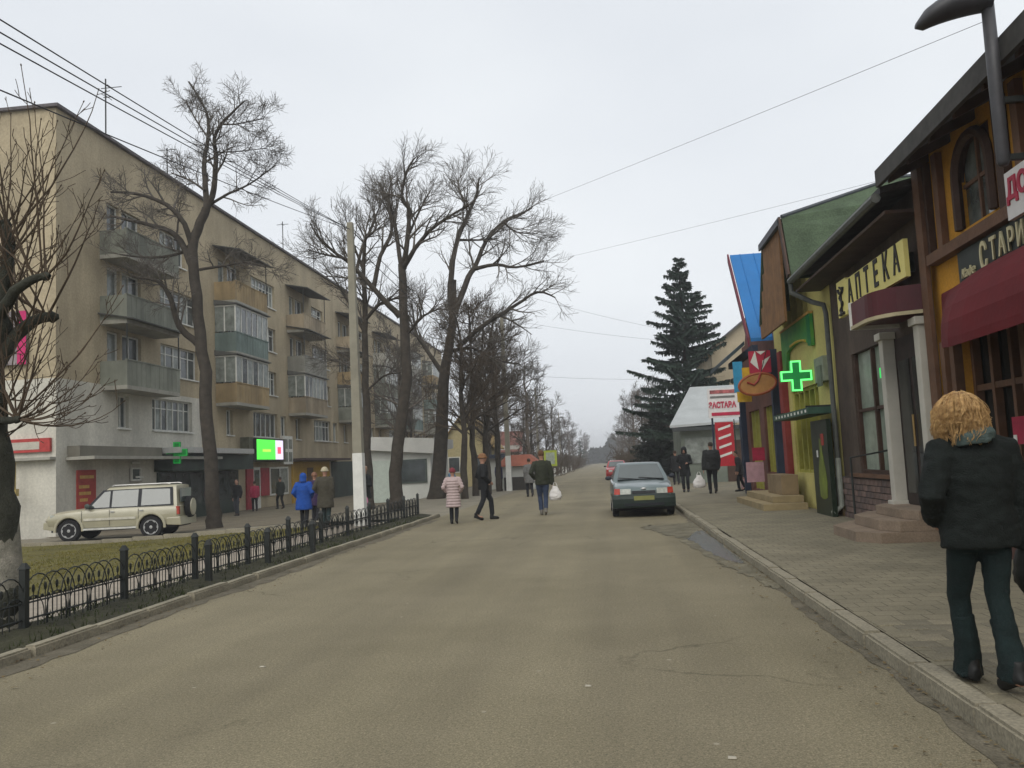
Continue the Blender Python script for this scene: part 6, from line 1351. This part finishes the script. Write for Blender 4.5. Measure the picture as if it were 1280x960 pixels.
# the woman in the foreground
wp = G(1243, 862, .105)
teal = fab('teal_black_trousers', (0.006, 0.014, 0.014), .3)
fw = person('person with blonde curly hair in a short black jacket walking away on the pavement', (wp.x, wp.y, .113), .12, 1.69, fab('black_jacket', (0.006, 0.009, 0.008), .4), teal, 'none', hem=.83, bulk=1.24, stride=.19, armL='pocket', armR='carry', shoes=(0.012, 0.013, 0.013), voxel=.010, hood=True, cross_legs=.055, head_yaw=-.1, wr=.009, boots=False, hdx=-.055, slim=.94)
# flared trouser bottoms over the boots
fl = MB()
for s, st in ((-1, .19), (1, -.19)):
    a = Vector((s*.03, st, .09+(.05 if st < 0 else 0))); kk = Vector((s*.062, st*.5+.09, .5))
    fl.tube([kk.lerp(a, .25), kk.lerp(a, .6), a+Vector((0, .02, .03)), a+Vector((0, .035, -.05))], [.066, .07, .08, .09], 14)
me = remesh(fl, .010, 2); wrinkle(me, .006, 9, 5); link(me, 'trouser_flare', teal, fw, smooth=True)
# collar of a paler hood
cl = MB().tube([(-.02, -.075, 1.46), (-.03, -.085, 1.51), (-.035, -.07, 1.545)], [(.085, .125), (.08, .12), (.05, .095)], 14); me = remesh(cl, .011, 2); wrinkle(me, .012, 12); link(me, 'hood_collar', fab('grey_teal', (0.06, 0.085, 0.08)), fw, smooth=True)
# curls
hc = random.Random(9); hb = MB(); base = Vector((-.055, .015, 1.635))
hcap = MB(); hcap.ell(base+Vector((0, -.02, .022)), .098, .118, .112, 16, 12); hcap.tube([base+Vector((0, -.045, .0)), base+Vector((0, -.06, -.09)), base+Vector((0, -.06, -.13))], [(.075, .1), (.06, .105), (.03, .08)], 14)
me = remesh(hcap, .011, 1); wrinkle(me, .005, 26); blond = M('blonde_hair', (0.22, 0.11, 0.035), 0.45, 0.35, 38, 0.4, col2=(0.68, 0.45, 0.2)); hcapo = link(me, 'hair', blond, fw, smooth=True)
for k in range(420):
    th = hc.uniform(0, 2*PI); v = hc.uniform(-.15, 1)
    d = Vector((math.cos(th)*math.sqrt(max(0, 1-v*v)), math.sin(th)*math.sqrt(max(0, 1-v*v)), v))
    if d.y > .6 and v < .5: continue
    ph0 = hc.random()*6.28; am = hc.uniform(.007, .019); fr = hc.uniform(7, 13); puff = hc.uniform(.0, .034)*(1 if v < .75 else .4); az = math.atan2(d.y, d.x)+hc.gauss(0, .2); end_z = base.z-hc.uniform(.05, .19); n_ = 12
    p0 = base+Vector((d.x*.10, d.y*.118-.02, d.z*.118+.012)); n0 = p0.z
    for q_s in range(7):          # each lock is a handful of strands
        jx, jy, jz, rs2 = hc.gauss(0, .0045), hc.gauss(0, .0045), hc.gauss(0, .006), hc.uniform(.6, 1.2); pts = [p0+Vector((jx, jy, jz))]
        for i in range(1, n_+1):
            f = i/n_; z = n0+jz+(end_z-n0)*f**1.1; zz = (z-base.z-.012)/.118
            rr = math.sqrt(max(0, 1-zz*zz)) if zz > 0 else 1.0
            rx, ry = (.106*rr+.010, .126*rr+.008) if zz > 0 else (.116+.012*min(1, -zz)-.02*max(0, -zz-1), .130-.01*min(1, -zz))
            w = ph0+f*fr; e = puff*math.sin(min(1, f*1.3)*PI*.6)
            pts.append(Vector((base.x+jx+math.cos(az)*(rx+e)+am*math.sin(w)*f*rs2, base.y-.02+jy+math.sin(az)*(ry+e)+am*math.cos(w)*f*rs2, z+am*.6*math.sin(w*1.3)*f)))
        hb.tube(pts, [.0024*(1-.5*i/n_) for i in range(n_+1)], 3, cap=False)
hb.build('curls', blond, hcapo, smooth=True)
bag('large black shoulder bag carried at the side of the blonde walker', (wp.x+.37, wp.y+.06, .62), .30, .36, .44, M('black_leather', (0.010, 0.012, 0.011), 0.55, 0.3, 8), name='shoulder_bag', limp=.012)
# ------------------------------------------------------------------ small buildings and things on the left
kv = empty('white_pavilion', 'white flat roofed pavilion with a dark window among the trees', 'kiosk', loc=(-10.7, 46, -.15), world=True)
WH = M('white_panel', (0.55, 0.56, 0.52), 0.8, 0.1, 1.0)
MB().box(-12.5, -9.3, 45, 50, -.3, 2.55).build('wall', WH, kv)
MB().hexa([(-12.7, 44.6, 2.6), (-9.0, 44.6, 2.25), (-9.0, 50.3, 2.6), (-12.7, 50.3, 2.6), (-12.7, 44.6, 3.3), (-9.0, 44.6, 3.05), (-9.0, 50.3, 3.1), (-12.7, 50.3, 3.3)]).build('roof', M('pavilion_fascia', (0.5, 0.5, 0.47), 0.8, 0.15, .8), kv)
w = MB().box(-11.0, -9.5, 44.93, 44.995, .75, 2.0).build('window', M('dark_frame', (0.08, 0.1, 0.09), 0.6), kv); MB().box(-10.9, -9.6, 44.9, 44.928, .85, 1.92).build('pane', glass, w)
MB().box(-12.4, -11.4, 44.93, 44.995, -.2, 2.0).build('door', M('mint_white_panel', (0.48, 0.54, 0.48), 0.7, 0.1), kv)
st_ = empty('market_stall', 'low stall with a red brown tent roof beside the far whitewashed pole', 'stall', loc=(-5.8, 56, -.1), world=True)
a = at_y(635, 600, 50); b = at_y(667, 575, 50)
MB().box(a.x-.3, b.x, 50, 53, -.1, b.z-.25).build('wall', WH, st_)
MB().hexa([(a.x-.6, 49.6, b.z-.3), (b.x+.4, 49.6, b.z-.3), (b.x+.4, 53.4, b.z-.3), (a.x-.6, 53.4, b.z-.3), (a.x-.1, 50.6, b.z+.35), (b.x-.3, 50.6, b.z+.35), (b.x-.3, 52.4, b.z+.35), (a.x-.1, 52.4, b.z+.35)]).build('roof', M('rust_red_canopy', (0.3, 0.1, 0.06), 0.8, 0.25, 2), st_)
MB().box(a.x-.2, b.x-.2, 49.7, 49.96, -.1, .75).build('counter', M('dark_counter', (0.05, 0.045, 0.04), 0.8), st_)
s2 = empty('market_stall', 'second white stall with a dark awning close by the whitewashed pole', 'stall', loc=(-7.6, 54, -.1), world=True)
a2 = at_y(612, 600, 53); MB().box(a2.x-.6, a2.x+.75, 53.6, 55, -.1, 1.9).build('wall', WH, s2); MB().box(a2.x-.8, a2.x+.95, 53.2, 55.2, 1.91, 2.15).build('awning', M('dark_awning', (0.05, 0.06, 0.08), 0.8), s2)
# yellow chapel-like roof behind the pavilion
hs2 = house(-13.5, -9.5, 70, 76, 3.4, 2.6, M('cream_wall', (0.42, 0.36, 0.2), 0.9, 0.15), M('ochre_roof', (0.3, 0.2, 0.07), 0.85, 0.25), 'small cream building with an ochre gable roof behind the pavilion', 'y', name='small_building')
# road sign, kerbside lit frame
def road_sign(x, y, z, label, col):
    r = empty('road_sign', label, 'sign', loc=(x, y, 0)); MB().tube([(0, .05, 0), (0, .05, z+.4)], .035, 6).build('post', dark_m, r)
    MB().box(-.45, .45, -.03, .03, z-.6, z+.5).build('board', M('yellow_green_board', col, 0.5, 0.15), r); MB().box(-.3, .3, -.045, -.032, z-.45, z+.35).build('face', M('pale_sign_face', (0.3, 0.34, 0.28), 0.5), r)
q = at_y(688, 572, 60); road_sign(q.x, 60, q.z, 'yellow green framed road sign beyond the walker in blue jeans', (0.35, 0.42, 0.05))
# white-topped bollards along the far left kerb
bl = MB().lathe([(.11, -.1), (.11, .75), (.08, .85)], (0, 0, 0), 10).mesh('bollard'); bl.materials.append(M('white_bollard', (0.6, 0.6, 0.56), 0.8, 0.15))
for k in range(9):
    o = tag(link(bl, 'bollard', None, None, loc=(-5.55, 66+k*8, 0)), 'short white bollard along the far left kerb', 'bollard', 'white bollards at the far kerb')
# planters by the open yard
pl_ = MB().box(-1.2, 1.2, -.35, .35, -.05, .45).mesh('planter'); 
for k, (x, y) in enumerate([(-6.3, 62.5), (-6.0, 68)]):
    o = tag(MB().box(-1.2, 1.2, -.35, .35, -.05, .45).build('planter', conc, None, bevel=.02), 'low concrete planter at the left edge of the far street', 'planter', 'concrete planters'); o.location = (x, y, 0)
# goods by the blue-roofed house
for k, (px, py, c) in enumerate([(936, 606, (0.35, 0.22, 0.22)), (945, 609, (0.05, 0.05, 0.06))]):
    p = at_z(px, py+4, .105); nm = ('pale pink', 'black')[k]
    bx = tag(MB().box(-.28, .28, -.2, .2, 0, .38).build('crate', M('crate_'+nm.replace(' ', '_'), c, 0.8, 0.2), None, bevel=.015), nm + ' goods crate on the pavement by the price board', 'crate'); bx.location = p
    MB().box(-.25, .25, -.17, .17, .381, .43).build('goods', M('goods_%d' % k, (0.2, 0.1+.1*k, 0.08), 0.8, 0.5, 20), bx)
# red notice seen past the blonde walker
q = at_x(1272, 538, 4.75); rn = tag(MB().fbox(RB, q.y-.35, q.y+.12, q.z-.16, q.z+.16, .13, .15).build('notice', M('crimson_print'), None), 'small crimson notice with white spots on the restaurant front', 'notice')
MB().fbox(RB, q.y+.02, q.y+.1, q.z-.15, q.z-.05, .152, .158).build('white_spot', white_p, rn)
# fallen pale scraps on the road
for k, (px, py) in enumerate([(735, 858), (915, 948), (328, 834)]):
    p = at_z(px, py); o = tag(MB().hexa([(-.03, -.02, 0), (.03, -.025, 0), (.035, .02, 0), (-.025, .025, 0), (-.028, -.018, .006), (.028, -.022, .01), (.03, .018, .004), (-.022, .022, .008)]).build('litter', M('pale_litter', (0.4, 0.37, 0.3), 0.8, 0.2), None), 'tiny pale scrap of litter lying on the bare asphalt', 'litter', 'scraps of litter on the road'); o.location = (p.x, p.y, .003); o.scale = (.7, .7, .7)

# ------------------------------------------------------------------ thin damp air
hz_ = tag(MB().box(-950, 950, -45, 1550, -2.0, 24.0).build('haze', None, None), 'thin grey winter haze filling the street', 'haze', kind='stuff')
hm_ = bpy.data.materials.new('winter_haze'); hm_.use_nodes = True; nn, ll = hm_.node_tree.nodes, hm_.node_tree.links; nn.clear()
pv_ = nn.new('ShaderNodeVolumePrincipled'); pv_.inputs['Color'].default_value = (0.97, 0.98, 1.0, 1); pv_.inputs['Density'].default_value = 0.0011; pv_.inputs['Anisotropy'].default_value = 0.2
oo = nn.new('ShaderNodeOutputMaterial'); ll.new(pv_.outputs[0], oo.inputs['Volume']); hz_.data.materials.append(hm_)
